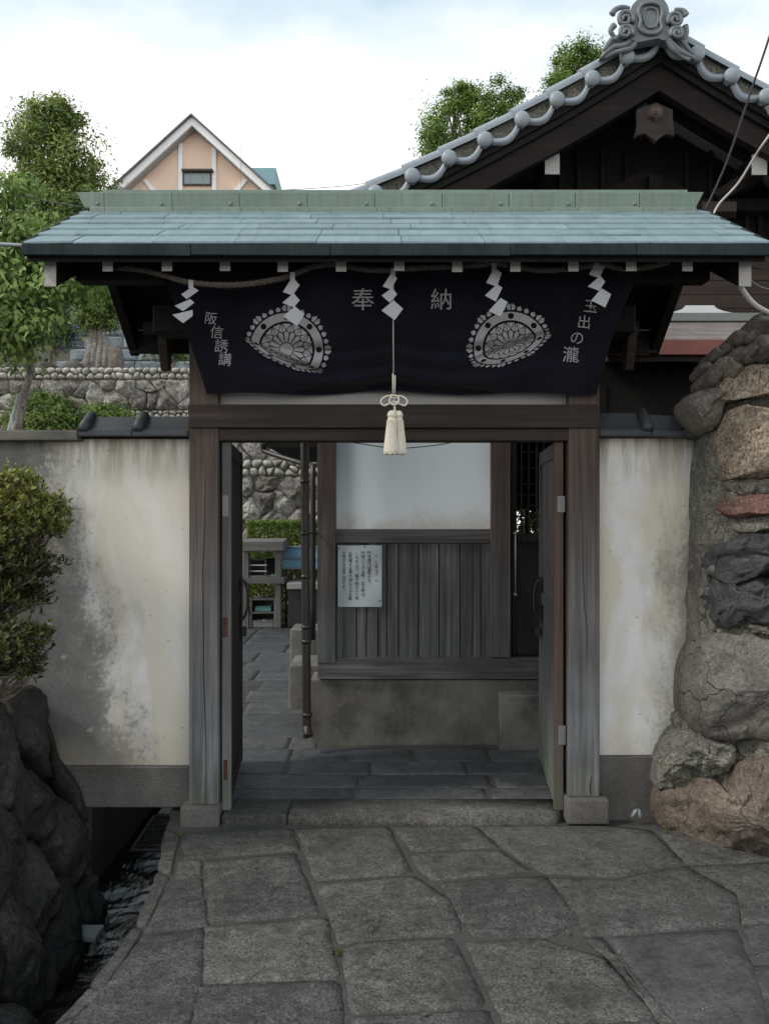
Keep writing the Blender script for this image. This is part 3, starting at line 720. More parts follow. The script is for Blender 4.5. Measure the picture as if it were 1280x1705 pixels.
# roof deck (front and rear slope) and the copper on it
roof = None
bm = B(); X0, X1 = -1.60, 1.708
for ya, yb_ in ((3.775, 4.55), (4.55, 5.15)):
    hexa(bm, [(X0, ya, zs(ya) - .088), (X1, ya, zs(ya) - .088), (X1, yb_, zs(yb_) - .088), (X0, yb_, zs(yb_) - .088), (X0, ya, zs(ya) - .003), (X1, ya, zs(ya) - .003), (X1, yb_, zs(yb_) - .003), (X0, yb_, zs(yb_) - .003)])
roof = out(bm, 'roof', 'wood_black', gate)
S = [0, .19, .36, .52, .68, .84, 1.0]
for r in range(6):
    s0, s1 = S[r], min(1.0, S[r + 1] + .02)
    y0, y1 = Y_E - .008 + .8 * s0, Y_E + .8 * s1
    x = -1.607 + (-.37 * rng.uniform(.25, .75) if r else -.16); k = 0
    while x < 1.714:
        w_ = .37 * rng.uniform(.97, 1.03); xa, xb = max(x, -1.607), min(x + w_, 1.714); x += w_
        if xb - xa < .03: continue
        t0, t1 = .013 + rng.uniform(-.002, .002), .002; g = .0012; sag = rng.uniform(-.002, .002)
        bm = B()
        P = []
        for zz in (0, 1):
            for (xx, yy, tt) in ((xa + g, y0, t0 + sag), (xb - g, y0, t0 - sag), (xb - g, y1, t1), (xa + g, y1, t1)):
                P.append((xx, yy, zs(yy) + (tt if zz else (tt - .011 if yy == y0 else -.002))))
        hexa(bm, P, .0015)
        out(bm, 'copper_sheet', 'copper_roof', roof)
# rear slope: the same sheets, larger lengths
for r in range(4):
    y0, y1 = 5.16 - .15 * r, 5.16 - .15 * (r + 1) - .01
    for c_ in range(5):
        xa, xb = -1.607 + c_ * .664, -1.607 + (c_ + 1) * .664; bm = B()
        hexa(bm, [(xa, y0, zs(y0) - .002), (xb, y0, zs(y0) - .002), (xb, y1, zs(y1) - .002), (xa, y1, zs(y1) - .002), (xa, y0, zs(y0) + .011), (xb, y0, zs(y0) + .011), (xb, y1, zs(y1) + .002), (xa, y1, zs(y1) + .002)])
        out(bm, 'copper_sheet', 'copper_roof', roof)
# copper eave edge in lengths, slightly dented
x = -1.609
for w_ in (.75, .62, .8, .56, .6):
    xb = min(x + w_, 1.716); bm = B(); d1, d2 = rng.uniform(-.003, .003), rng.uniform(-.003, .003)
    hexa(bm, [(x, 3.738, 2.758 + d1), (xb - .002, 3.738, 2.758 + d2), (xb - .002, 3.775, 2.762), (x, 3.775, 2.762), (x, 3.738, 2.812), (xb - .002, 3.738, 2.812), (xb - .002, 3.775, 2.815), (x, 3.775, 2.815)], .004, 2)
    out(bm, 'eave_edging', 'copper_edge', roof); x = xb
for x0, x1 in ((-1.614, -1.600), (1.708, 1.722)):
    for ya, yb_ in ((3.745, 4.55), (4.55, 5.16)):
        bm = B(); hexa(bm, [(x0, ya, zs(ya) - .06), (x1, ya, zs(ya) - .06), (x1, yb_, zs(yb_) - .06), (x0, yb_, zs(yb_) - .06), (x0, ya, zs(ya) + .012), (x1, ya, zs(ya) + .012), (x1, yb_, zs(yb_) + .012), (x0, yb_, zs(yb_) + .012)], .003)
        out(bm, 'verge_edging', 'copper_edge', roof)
box('eave_board', 'wood_black', -1.545, 1.655, 3.79, 3.83, 2.7575, 2.776, gate, .003)
box('rear_eave_board', 'wood_black', -1.545, 1.655, 5.10, 5.135, 2.58, 2.72, gate, .003)
# ridge cap: box sections with flared ends, a moulding below, rivets
zr = zs(4.55)
secs = [133, 174, 287, 399, 512, 624, 736, 847, 957, 1064, 1166]
YF = 4.46
for i in range(10):
    a, b = (secs[i] - CX) * YF / F, (secs[i + 1] - CX) * YF / F
    fl0 = .016 if i == 0 else 0; fl1 = .016 if i == 9 else 0
    z0 = at(0, 346, YF).z; z1 = at(0, 320, YF).z; d1, d2 = rng.uniform(-.002, .002), rng.uniform(-.002, .002)
    bm = B(); hexa(bm, [(a + fl0 * 1.6 + .001, YF, z0), (b - fl1 * 1.6 - .001, YF, z0), (b - fl1 * 1.6 - .001, 4.64, z0), (a + fl0 * 1.6 + .001, 4.64, z0), (a - fl0 + .001, YF - .004 + d1, z1), (b + fl1 - .001, YF - .004 + d2, z1), (b + fl1 - .001, 4.645, z1), (a - fl0 + .001, 4.645, z1)], .004, 2)
    s_ = out(bm, 'ridge_cap', 'copper_ridge', roof)
    bm = B(); bx(bm, a + (.06 if i == 0 else .012), b + (-.03 if i == 9 else .012), YF - .022, 4.66, at(0, 353, YF).z - .01, z0 - .002, .005, 2); out(bm, 'ridge_flashing', 'copper_ridge', roof)
bm = B()
for px in (163, 269, 384, 499, 610, 719, 833, 946, 1056): ball(bm, at(px, 339, YF - .003), .011, 1, (1, .5, 1))
out(bm, 'rivets', 'copper_ridge', roof, True, 'stuff')
box('ridge_board', 'copper_ridge', -1.50, 1.62, 4.50, 4.60, zr - .03, zr + .09, roof, .002)

# ---- the two door leaves, swung open inwards
def door(xn, xf, side, front_m, face_m, hinges, top=1.985, bot=.068):
    """inner face runs from (xn, 4.42) to (xf, 5.28); thickness away from the middle"""
    d = Vector((xf - xn, .86, 0)).normalized(); nrm = Vector((side * d.y, -side * d.x, 0))   # outwards
    o_ = Vector((xn, 4.42, 0)); Lg = math.hypot(xf - xn, .86)
    def P(u, t, z): q = o_ + d * u + nrm * t; return (q.x, q.y, z)
    def blk(u0, u1, t0, t1, z0, z1, bev=.002):
        bm = B(); hexa(bm, [P(u0, t0, z0), P(u1, t0, z0), P(u1, t1, z0), P(u0, t1, z0), P(u0, t0, z1), P(u1, t0, z1), P(u1, t1, z1), P(u0, t1, z1)], bev); return bm
    leaf = out(blk(0, .045, 0, .048, bot - .02, top), 'door_leaf', front_m, gate)
    out(blk(Lg - .05, Lg, 0, .045, bot, top), 'stile', face_m, leaf)
    for z0, z1 in ((bot, bot + .09), (top - .08, top), (1.05, 1.12)): out(blk(.047, Lg - .052, .004, .045, z0, z1), 'rail', face_m, leaf)
    n = 6; u = .046
    for k in range(n):
        w_ = (Lg - .1) / n; out(blk(u + .001, u + w_ - .002, .012 + rng.uniform(0, .003), .030, bot + .006, top - .006, .0015), 'plank', face_m, leaf); u += w_
    for mm, pa, pb, pc, pd in hinges:
        a = at(pa, pd, 4.418); b = at(pb, pc, 4.418)
        h_ = box('hinge', mm, a.x, b.x, 4.4135, 4.4185, a.z, b.z, leaf, .0008)
    bm = B(); u = Lg - .09
    pz = [1.20, 1.18, 1.13, 1.08, 1.03, .98, .95]; off = [0, .022, .034, .036, .034, .022, 0]
    tube(bm, [P(u, -a - .002, z) for a, z in zip(off, pz)], .008, 8)
    hexa(bm, [P(u - .03, -.006, .935), P(u + .03, -.006, .935), P(u + .03, 0, .935), P(u - .03, 0, .935), P(u - .03, -.006, 1.215), P(u + .03, -.006, 1.215), P(u + .03, 0, 1.215), P(u - .03, 0, 1.215)])
    hexa(bm, [P(u - .02, -.03, .85), P(u + .02, -.03, .85), P(u + .02, 0, .85), P(u - .02, 0, .85), P(u - .02, -.03, .91), P(u + .02, -.03, .91), P(u + .02, 0, .91), P(u - .02, 0, .91)], .003)
    out(bm, 'handle', 'iron', leaf)
    return leaf
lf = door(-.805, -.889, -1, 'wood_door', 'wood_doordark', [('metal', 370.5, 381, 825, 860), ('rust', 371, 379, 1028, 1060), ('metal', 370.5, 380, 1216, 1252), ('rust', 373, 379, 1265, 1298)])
lf['label'] = 'dark open door leaf seen nearly edge on'
lf = door(.890, .969, 1, 'wood_red', 'wood_door', [('metal', 927, 940, 826, 853), ('metal', 929, 941, 1208, 1240)])
lf['label'] = 'open door leaf with a bare reddish front edge'

# ---- banner
def lerp(a, b, t): return a + (b - a) * t
def smooth01(t): t = max(0, min(1, t)); return t * t * (3 - 2 * t)
FL1 = ((477, 589), .43); FL2 = ((850, 568), -.385)
def banner_Y(px, py):
    t = max(0, (py - 442) / 213); Y = 3.985 + .33 * t
    dx = abs(px - 655); yc = 630 + 24 * math.sin(min(1, dx / 240) * math.pi * .9)
    wdw = smooth01(1 - dx / 330) * smooth01((py - 530) / 70)
    Y += .020 * math.sin((py - yc) / 5.6 + dx * .012) * wdw
    ar = 632 - 0 * dx + 22 * (dx / 200) ** 2 * smooth01((260 - dx) / 100); Y += .045 * smooth01((py - ar) / 7) * smooth01((270 - dx) / 120)
    Y += .010 * math.sin((py - yc) / 13.0) * smooth01((py - 500) / 80)
    Y += .008 * math.sin(px / 47 + py / 90) * (t + .15) + .005 * math.sin(px / 19 + 1.3 * math.sin(py / 40))
    for (c, m_), sgn in ((FL1, 1), (FL2, 1)):
        ln = c[1] + (px - c[0]) * m_; d = (py - ln)
        wd2 = smooth01(1 - abs(px - c[0] - (40 if m_ > 0 else -30)) / 170)
        Y += wd2 * .030 * (smooth01(d / 10) - smooth01((d - 10) / 60))
    return Y
def banner_P(px, py, off=0.0): return at(px, py, banner_Y(px, py) - off)
ban = thing('banner', 'dark indigo cloth banner with white crests and lettering draped under the gate roof', 'banner', (.1, 4.1, 2.2))
NU, NV = 260, 90; bm = B(); grid = []
for i in range(NU + 1):
    s = i / NU; row = []
    for j in range(NV + 1):
        t = j / NV
        xl = 262 + 82 * t + 5 * math.sin(t * 3); xr = 1070 - 78 * t - 7 * math.sin(t * math.pi)
        px = lerp(xl, xr, s)
        d = (px - 655)
        yb = 656 - 3 * math.exp(-(d / 90) ** 2) + 2.2 * math.sin(px / 37)
        py = lerp(440, yb, t)
        row.append(bm.verts.new(banner_P(px, py)))
    grid.append(row)
for i in range(NU):
    for j in range(NV): bm.faces.new((grid[i][j], grid[i + 1][j], grid[i + 1][j + 1], grid[i][j + 1]))
fab = out(bm, 'fabric', 'cloth', ban, True)
def char_on_banner(ch, px, py, size, rot=0.0, shear=0.0):
    me = glyph(ch, size); n = len(me.vertices); co = np.empty(n * 3, 'f'); me.vertices.foreach_get('co', co); co = co.reshape(-1, 3)
    c0 = (co.min(0) + co.max(0)) / 2; co -= c0
    bm = B(); bm.from_mesh(me); bmesh.ops.triangulate(bm, faces=bm.faces)
    bmesh.ops.subdivide_edges(bm, edges=[e for e in bm.edges if e.calc_length() > 6], cuts=2)
    for v in bm.verts:
        x, y = v.co.x - c0[0], v.co.y - c0[1]
        xr_, yr_ = x * math.cos(rot) - y * math.sin(rot), x * math.sin(rot) + y * math.cos(rot)
        v.co = banner_P(px + xr_ + shear * yr_, py - yr_, .005)
    bpy.data.meshes.remove(me)
    out(bm, 'printed_character', 'print', ban, recalc=False)
for a in (('奉', 604, 498, 40, 0), ('納', 734, 498, 38, 0), ('阪', 352, 530, 22, -.15), ('信', 361, 553, 23, -.12), ('誘', 369, 576, 24, -.1), ('講', 375, 598, 23, -.1),
          ('玉', 983, 510, 24, -.1), ('出', 972, 536, 24, -.1), ('の', 960, 563, 25, -.08), ('瀧', 950, 590, 28, -.05)): char_on_banner(*a)
def emblem(hx, hy, fold_c, m_, comp):
    """crest: lattice flower in a studded ring with pointed rays; cloth below the crease is foreshortened"""
    d = Vector((1, m_)).normalized(); nn = Vector((-d.y, d.x))
    fc = Vector((fold_c[0] - hx, fold_c[1] - hy))
    def mp_(x, y):
        q = Vector((x, y)); s = (q - fc).dot(nn)
        if s > 0: q = q - nn * s * (1 - comp)
        return hx + q.x, hy + q.y
    bm = B(); bm2 = B()
    def poly(bm, pts, off):
        q = resample([Vector((a, b, 0)) for a, b in pts], 3.0)
        if len(q) < 3: return
        c = sum(q, Vector()) / len(q)
        vs = [bm.verts.new(banner_P(*mp_(p.x, p.y), off)) for p in q]; cv = bm.verts.new(banner_P(*mp_(c.x, c.y), off))
        for i in range(len(vs)): bm.faces.new((vs[i], vs[(i + 1) % len(vs)], cv))
    def pol(r, a): return (r * math.cos(a), r * math.sin(a))
    for i in range(96):
        a0, a1 = math.tau * i / 96, math.tau * (i + 1) / 96
        poly(bm, [pol(47, a0), pol(61, a0), pol(61, a1), pol(47, a1)], .0045)
    for i in range(8):
        a = math.tau * (i + .5) / 8 - math.pi / 2 - .39
        c = pol(54, a); poly(bm2, [(c[0] + 5 * math.cos(t), c[1] + 5 * math.sin(t)) for t in [math.tau * k / 14 for k in range(14)]], .0062); out(bm2, 'crest_stud', 'cloth', ban, recalc=False); bm2 = B()
        for s in (-1, 1):
            poly(bm, [pol(64, a + s * .012), pol(64, a + s * .085), pol(70, a + s * .115), pol(75, a + s * .045), pol(73, a + s * .012)], .0045)
        for k in (-1, 0, 1):
            b = a + math.tau / 16 + k * .245 * .75
            if abs(k) <= 1:
                poly(bm, [pol(64, b - .045), pol(64, b + .045), pol(68, b + .065), pol(72, b), pol(68, b - .065)], .0045)
    hub = [pol(11, math.tau * k / 24) for k in range(24)]; poly(bm, hub, .0045)
    for i in range(16):
        a = math.tau * i / 16; w_ = math.tau / 32 * .80
        poly(bm, [pol(12.5, a - w_), pol(12.5, a + w_), pol(27, a + w_ * .95), pol(31, a), pol(27, a - w_ * .95)], .0045)
    for i in range(16):
        a = math.tau * i / 16
        poly(bm, [pol(33.5, a), pol(43.5, a - .15), pol(43.5, a + .15)], .0045)
        for s in (-1, 1):
            poly(bm, [pol(28.5, a + s * .185), pol(32.6, a + s * .022), pol(43.0, a + s * .180)], .0045)
    out(bm, 'printed_crest', 'print', ban, recalc=False)
emblem(477, 582, FL1[0], FL1[1], .30); emblem(850, 580, FL2[0], FL2[1], .42)

# ---- straw rope, thin rope, paper streamers, tassel
YR_ = 3.925
def rope(pts, rad, pitch, strands, name, m, label, Y=None):
    P = smooth_path(pts, 14); bm = B(); L_ = 0; fr = []
    for i, p in enumerate(P):
        if i: L_ += (P[i] - P[i - 1]).length
        t = (P[min(i + 1, len(P) - 1)] - P[max(i - 1, 0)]).normalized(); a = t.cross(Vector((0, 1, 0))).normalized(); b = t.cross(a)
        fr.append((p, a, b, L_))
    for s in range(strands):
        tube(bm, [p + (a * math.cos(l / pitch * math.tau + s * math.tau / strands) + b * math.sin(l / pitch * math.tau + s * math.tau / strands)) * rad * .55 for p, a, b, l in fr],
             [rad * .62 * (.35 + .65 * min(1, min(i, len(P) - 1 - i) / 9 + .1)) * (1 + .12 * math.sin(i * 2.1)) for i in range(len(P))], 6)
    # stray straws
    for i in range(0, len(fr), 3):
        p, a, b, l = fr[i]; ang = rng.random() * 6.28; dv = (a * math.cos(ang) + b * math.sin(ang)); tt = (P[min(i + 1, len(P) - 1)] - P[max(0, i - 1)]).normalized()
        if strands == 3: tube(bm, [p + dv * rad * .8, p + dv * rad * 1.7 + tt * .02 * rng.choice((-1, 1))], .0007, 3)
    return tagged(out(bm, name, m, None, True), label, 'rope')
rp_ = [(186, 444), (215, 446), (240, 449), (275, 458), (310, 468), (355, 473), (400, 473), (445, 467), (480, 459), (515, 445), (545, 439), (568, 440), (610, 448), (655, 448), (700, 445), (750, 443), (800, 440), (822, 437), (860, 443), (900, 449), (950, 446), (1000, 440), (1035, 446), (1065, 445), (1090, 441), (1115, 435)]
rope([at(a, b + 1, YR_) for a, b in rp_], .0125, .085, 3, 'straw_rope', 'straw', 'thick twisted straw rope slung in waves beneath the gate eave')
rope([at(a, b, 4.0) for a, b in ((280, 442), (340, 441), (420, 442), (500, 441), (560, 443))], .005, .03, 2, 'thin_cord', 'straw', 'thin twisted cord stretched behind the rafter ends above the straw rope')
SH = [
 ('white zigzag paper streamer at the left end of the rope, kicked out sideways', (318, 468), [[(321, 477), (331, 484), (311, 498), (302, 490)], [(317, 498), (324, 504), (305, 518), (291, 509)], [(321, 516), (321, 526), (305, 538), (287, 524)]]),
 ('white zigzag paper streamer hanging over the left crest of the banner', (487, 455), [[(487, 461), (499, 475), (487, 492), (471, 486)], [(489, 488), (499, 500), (489, 512), (470, 504)], [(491, 510), (507, 523), (495, 543), (471, 527)]]),
 ('white zigzag paper streamer in the middle, right above the tassel cord', (654, 449), [[(651, 455), (661, 463), (651, 482), (637, 477)], [(653, 479), (661, 490), (649, 504), (635, 492)], [(655, 500), (671, 514), (657, 533), (635, 517)]]),
 ('white zigzag paper streamer touching the top of the right banner crest', (822, 440), [[(823, 445), (835, 455), (827, 477), (809, 471)], [(827, 473), (836, 479), (825, 502), (807, 492)], [(833, 496), (845, 503), (833, 527), (813, 518)]]),
 ('white zigzag paper streamer covering the top of the right column of lettering', (992, 440), [[(989, 440), (1007, 443), (997, 463), (980, 457)], [(999, 459), (1007, 469), (997, 484), (978, 477)], [(1001, 480), (1017, 490), (1007, 512), (984, 500)]])]
for k, (lab, top, qs) in enumerate(SH):
    bm = B()
    a, b = top; prism(bm, [at(a - 4, b - 2, 3.905), at(a + 4, b - 2, 3.905), at(a + 4, b + 12, 3.905), at(a - 4, b + 12, 3.905)], Vector((0, 1, 0)), .0008)
    for i, q in enumerate(qs):
        y0 = 3.902 - .0025 * i; tl = (.010, -.008, .012)[i] * (1 if k % 2 else .7)
        cx_ = sum(p[0] for p in q) / 4
        prism(bm, [at(p[0], p[1], y0 + tl * (p[0] - cx_) / 18) for p in q], Vector((0, 1, 0)), .0008)
    tagged(out(bm, 'paper_streamer', 'paper'), lab, 'paper streamer', 'zigzag paper streamers on the straw rope')
ts = thing('tassel_cord', 'cream double tassel with a bow knot on a long cord before the doorway', 'tassel', tuple(at(656, 640, 3.93)))
YT = 3.93
bm = B(); tube(bm, [at(654.5, 452, 3.915), at(654.5, 540, 3.92), at(655, 626, YT)], .0022, 6)
tube(bm, [at(654, 622, YT), at(654, 655, YT)], .0035, 6); tube(bm, [at(657.5, 625, YT), at(657, 655, YT)], .0035, 6); out(bm, 'cord', 'cord', ts, True)
bm = B()
for sg in (-1, 1):
    lp = [(656, 664), (656 + sg * 8, 659), (656 + sg * 17, 662), (656 + sg * 22, 668), (656 + sg * 18, 675), (656 + sg * 10, 673), (656, 668)]
    tube(bm, smooth_path([at(a, b, YT - .004) for a, b in lp], 5), .0042, 7)
lp = [(650, 658), (662, 660), (663, 670), (655, 674), (648, 668), (652, 660)]
tube(bm, smooth_path([at(a, b, YT - .009) for a, b in lp], 5), .0042, 7)
tube(bm, smooth_path([at(654, 670, YT), at(658, 678, YT), at(654, 686, YT)], 4), .0035, 6); tube(bm, smooth_path([at(660, 668, YT), at(656, 678, YT), at(660, 686, YT)], 4), .0035, 6)
out(bm, 'bow_knot', 'cord', ts, True)
for (cx_, dy, w0) in ((652.5, 0, 13), (664, .012, 11)):
    bm = B(); k = 44; prof = [(683, 4), (686, 7), (691, 8), (695, 6.5), (700, 7.6), (715, 9), (735, 10.8), (750, 12), (755, 11)]
    rings = []; yy = YT + dy
    for pyy, rr_ in prof:
        ctr = at(cx_ + (pyy - 690) * (.03 if dy else -.02), pyy + 1, yy); rad = rr_ * (w0 / 13) * yy / F
        rings.append([bm.verts.new(ctr + Vector((math.cos(i * math.tau / k), math.sin(i * math.tau / k), 0)) * rad * (1 + (.10 if i % 2 and pyy > 697 else 0)) + Vector((0, 0, rng.uniform(-.004, .004) if pyy > 748 else 0))) for i in range(k)])
    for i in range(len(rings) - 1):
        for j in range(k): bm.faces.new((rings[i][j], rings[i][(j + 1) % k], rings[i + 1][(j + 1) % k], rings[i + 1][j]))
    bm.faces.new(rings[0]); bm.faces.new(rings[-1][::-1])
    for i in range(26):
        a = rng.random() * 6.28; r0 = .0235 * w0 / 13
        c0 = at(cx_, 700, yy); c1 = at(cx_, 757, yy)
        tube(bm, [c0 + Vector((math.cos(a), math.sin(a), 0)) * r0, c1 + Vector((math.cos(a + .1) * r0 * 1.5, math.sin(a + .1) * r0 * 1.5, rng.uniform(-.006, .006)))], .0012, 3)
    out(bm, 'tassel', 'cord', ts, False)

# ================================================================== SIDE WALLS
YW = 4.45
wl = thing('plaster_wall', 'stained white plaster wall left of the gate with a dark mossy lower corner', 'wall', (-2, 4.5, 0))
box('plaster_face', 'plaster_left', -5.0, -1.018, YW, 4.60, at(0, 1275, YW).z, at(0, 729, YW).z, wl, .004)
bm = B(); zb = at(0, 1345, 4.435).z; zt = at(0, 1275, YW).z - .001
bx(bm, -5.0, -1.02, 4.435, 4.61, zb, zt, .006); bx(bm, -5.0, -1.60, 4.435, 4.61, -.6, zb - .001, .006)
out(bm, 'plinth', 'plinth', wl)
pbox('coping_beam', 'coping', -900, 129, 716, 733, 4.36, .32, wl, .008, 2)
def cap_tile(px0, px1, roll, drop=0.0, ptop=694):
    """one flat coping tile with a lip, and its roll"""
    a, b = at(px0, 716, 4.36), at(px1, 716 + drop, 4.36); tz = at(0, ptop, 4.47).z
    bm = B(); n = 10; rows = []
    for i in range(n + 1):
        t = i / n; y = 4.36 + .11 * t; z = lerp(a.z, tz, t) - .012 * math.sin(math.pi * t)
        rows.append([bm.verts.new((a.x, y, z)), bm.verts.new((b.x, y, z - (a.z - b.z)))])
    low = [bm.verts.new((a.x, 4.358, a.z - .030)), bm.verts.new((b.x, 4.358, b.z - .030))]
    bk = [bm.verts.new((a.x, 4.475, a.z - .030)), bm.verts.new((b.x, 4.475, b.z - .030))]
    rr = [low] + rows + [bk]
    for i in range(len(rr) - 1): bm.faces.new((rr[i][0], rr[i][1], rr[i + 1][1], rr[i + 1][0]))
    bm.faces.new((rr[0][1], rr[0][0], rr[-1][0], rr[-1][1])); bm.faces.new([r_[0] for r_ in rr][::-1]); bm.faces.new([r_[1] for r_ in rr])
    bmesh.ops.bevel(bm, geom=[e for e in bm.edges if abs(e.verts[0].co.y - 4.36) < .004 and abs(e.verts[1].co.y - 4.36) < .004], offset=.004, segments=2, affect='EDGES')
    return bm, a, b, tz
for (p0, p1, rl, par) in ((131, 219, 139, wl), (220, 311, 229, wl)):
    bm, a, b, tz = cap_tile(p0, p1, rl); o = out(bm, 'coping_tile', 'tile_dark', par)
    x = at(rl, 0, 4.36).x; bm = B(); tube(bm, [(x, 4.352, a.z + .004), (x, 4.41, a.z + .040), (x + .002, 4.48, tz + .006)], [.026, .028, .029], 14)
    out(bm, 'tile_roll', 'tile_dark', o, True)
bm, a, b, tz = cap_tile(311.5, 314, 0); out(bm, 'coping_tile', 'tile_dark', wl)
box('coping_bed', 'wood_black', -1.62, -1.03, 4.42, 4.58, at(0, 731, YW).z, at(0, 722, 4.4).z, wl, .003)
wr = thing('plaster_wall', 'stained plaster wall between the right gate post and the boulders', 'wall', (1.4, 4.5, 0))
box('plaster_face', 'plaster_right', 1.122, 1.95, YW, 4.60, at(0, 1258, YW).z, at(0, 727, YW).z, wr, .004)
box('plinth', 'plinth', 1.122, 1.80, 4.435, 4.61, -.05, at(0, 1258, YW).z - .001, wr, .006)
bm, a, b, tz = cap_tile(999, 1084, 0, 0, 688); o = out(bm, 'coping_tile', 'tile_dark', wr)
x = at(1079, 0, 4.36).x; bm = B(); tube(bm, [(x, 4.352, a.z + .004), (x, 4.41, a.z + .040), (x - .002, 4.48, tz + .006)], [.026, .028, .029], 14); out(bm, 'tile_roll', 'tile_dark', o, True)
bm, a, b, tz = cap_tile(1085, 1136, 0, 3, 690); out(bm, 'coping_tile', 'tile_dark', wr)
bm, a, b, tz = cap_tile(1137, 1178, 0, 8, 704); out(bm, 'coping_tile', 'tile_dark', wr)
box('coping_bed', 'wood_beam', 1.13, 1.66, 4.42, 4.58, at(0, 730, YW).z, at(0, 722, 4.4).z, wr, .003)
# two crumpled scraps by the wall foot
for lab, q in (('tiny pale blue scrap lying left at the wall foot by the boulders', [(1049, 1360), (1055, 1349), (1062, 1346), (1059, 1354), (1053, 1361)]), ('tiny pale blue scrap standing upright beside its twin at the wall foot', [(1060, 1350), (1064, 1347), (1069, 1356), (1066, 1364), (1062, 1362)])):
    bm = B(); P = [at(a, b, 4.36) for a, b in q]; pillow(bm, P, Vector((0, -1, 0)), .008, .006, 2, .001, 20, 3)
    tagged(out(bm, 'plastic_scrap', 'pipe_grey', None, True), lab, 'scrap')

# ---- boulder wall on the right
bw = thing('boulder_wall', 'retaining wall of huge rough boulders topped with rounded cobbles right of the gate', 'stone wall', (1.9, 4.1, 0))
def Yb(px): return 4.33 - (px - 1085) * .0019
bm = B(); P = [(1172, 905), (1166, 1060), (1150, 1120), (1140, 1215), (1112, 1290), (1108, 1385), (1290, 1425), (1420, 1425), (1500, 700), (1400, 560), (1285, 555), (1225, 610), (1198, 650), (1186, 690), (1182, 740)]
P = resample([at(a, b, Yb(a) + .06) for a, b in P], .025)
pillow(bm, P, Vector((0, -1, 0)), .04, .5, 40, .028, 8, 2, 3, rug=True)
out(bm, 'mortar_bed', 'lime', bw, True)
def boulder(pix, m, depth, back=.3, amp=.022, freq=5, seed=None, rings=9, power=5.5, step=.014, dy=0, name='boulder', ch=2):
    P = [at(a, b, Yb(a) + dy) for a, b in pix]; P = chaikin(P, ch, .2); P = resample(P, step); rings = rings * 2 if rings > 5 else rings
    bm = B(); pillow(bm, P, Vector((-.10, -.99, .08)).normalized(), depth, back, rings, amp, freq, seed if seed is not None else rng.random() * 60, power, .03, True)
    o = out(bm, name, m, bw, True); return o
boulder([(1084, 1338), (1100, 1308), (1140, 1288), (1178, 1294), (1203, 1314), (1215, 1288), (1225, 1262), (1300, 1256), (1420, 1300), (1420, 1440), (1280, 1432), (1225, 1420), (1160, 1412), (1108, 1394), (1086, 1366)], 'boulder_brown', .22, .25, .03, 4, 3)
boulder([(1095, 1255), (1130, 1212), (1180, 1226), (1226, 1242), (1214, 1290), (1170, 1298), (1108, 1308), (1088, 1312)], 'lime', .10, .25, .03, 9)
boulder([(1226, 1235), (1300, 1228), (1420, 1228), (1420, 1256), (1300, 1262), (1230, 1262)], 'lime', .08, .25, .02, 10)
boulder([(1142, 1110), (1162, 1072), (1195, 1052), (1240, 1058), (1420, 1045), (1420, 1235), (1280, 1232), (1240, 1229), (1190, 1230), (1158, 1226), (1138, 1190), (1138, 1150)], 'boulder_grey', .20, .25, .02, 4, 8)
boulder([(1176, 922), (1198, 900), (1230, 890), (1280, 884), (1420, 890), (1420, 955), (1260, 955), (1232, 970), (1200, 962), (1178, 950)], 'boulder_dark', .17, .3, .035, 6)
boulder([(1172, 966), (1210, 972), (1235, 975), (1262, 960), (1420, 958), (1420, 1032), (1250, 1036), (1218, 1046), (1195, 1043), (1178, 1010)], 'boulder_dark', .16, .3, .035, 6)
boulder([(1190, 842), (1212, 826), (1300, 824), (1420, 826), (1420, 855), (1300, 858), (1255, 863), (1212, 858)], 'boulder_red', .15, .3, .012, 7)
boulder([(1200, 715), (1212, 682), (1240, 671), (1300, 690), (1420, 692), (1420, 795), (1270, 799), (1230, 793), (1203, 800), (1194, 760)], 'granite_pink', .17, .3, .018, 6, 5)
boulder([(1192, 642), (1230, 615), (1270, 608), (1420, 612), (1420, 656), (1270, 664), (1222, 668), (1198, 674)], 'granite_pink', .15, .3, .02, 6)
boulder([(1138, 662), (1160, 645), (1195, 648), (1208, 665), (1204, 692), (1190, 716), (1168, 712), (1148, 692)], 'cobble_dark', .12, .25, .02, 7)
boulder([(1226, 664), (1275, 660), (1420, 660), (1420, 694), (1280, 690), (1240, 672)], 'boulder_grey', .08, .3, .02, 7)
boulder([(1205, 800), (1300, 800), (1420, 800), (1420, 822), (1300, 822), (1215, 822)], 'boulder_grey', .09, .3, .02, 9)
boulder([(1215, 862), (1300, 862), (1420, 860), (1420, 884), (1290, 880), (1228, 886)], 'lime', .09, .3, .02, 9)
boulder([(1195, 1046), (1250, 1040), (1420, 1034), (1420, 1048), (1240, 1056), (1200, 1054)], 'lime', .10, .3, .02, 9)
boulder([(1180, 722), (1204, 722), (1198, 790), (1192, 850), (1180, 900), (1168, 900), (1170, 800)], 'lime', .02, .25, .02, 8, dy=.08)
boulder([(1163, 905), (1176, 905), (1180, 960), (1180, 1040), (1172, 1066), (1158, 1070), (1160, 980)], 'boulder_grey', .03, .25, .02, 9, dy=.07)
boulder([(1120, 1195), (1135, 1185), (1140, 1215), (1128, 1225)], 'lime', .02, .1, .01, 9, dy=.1)
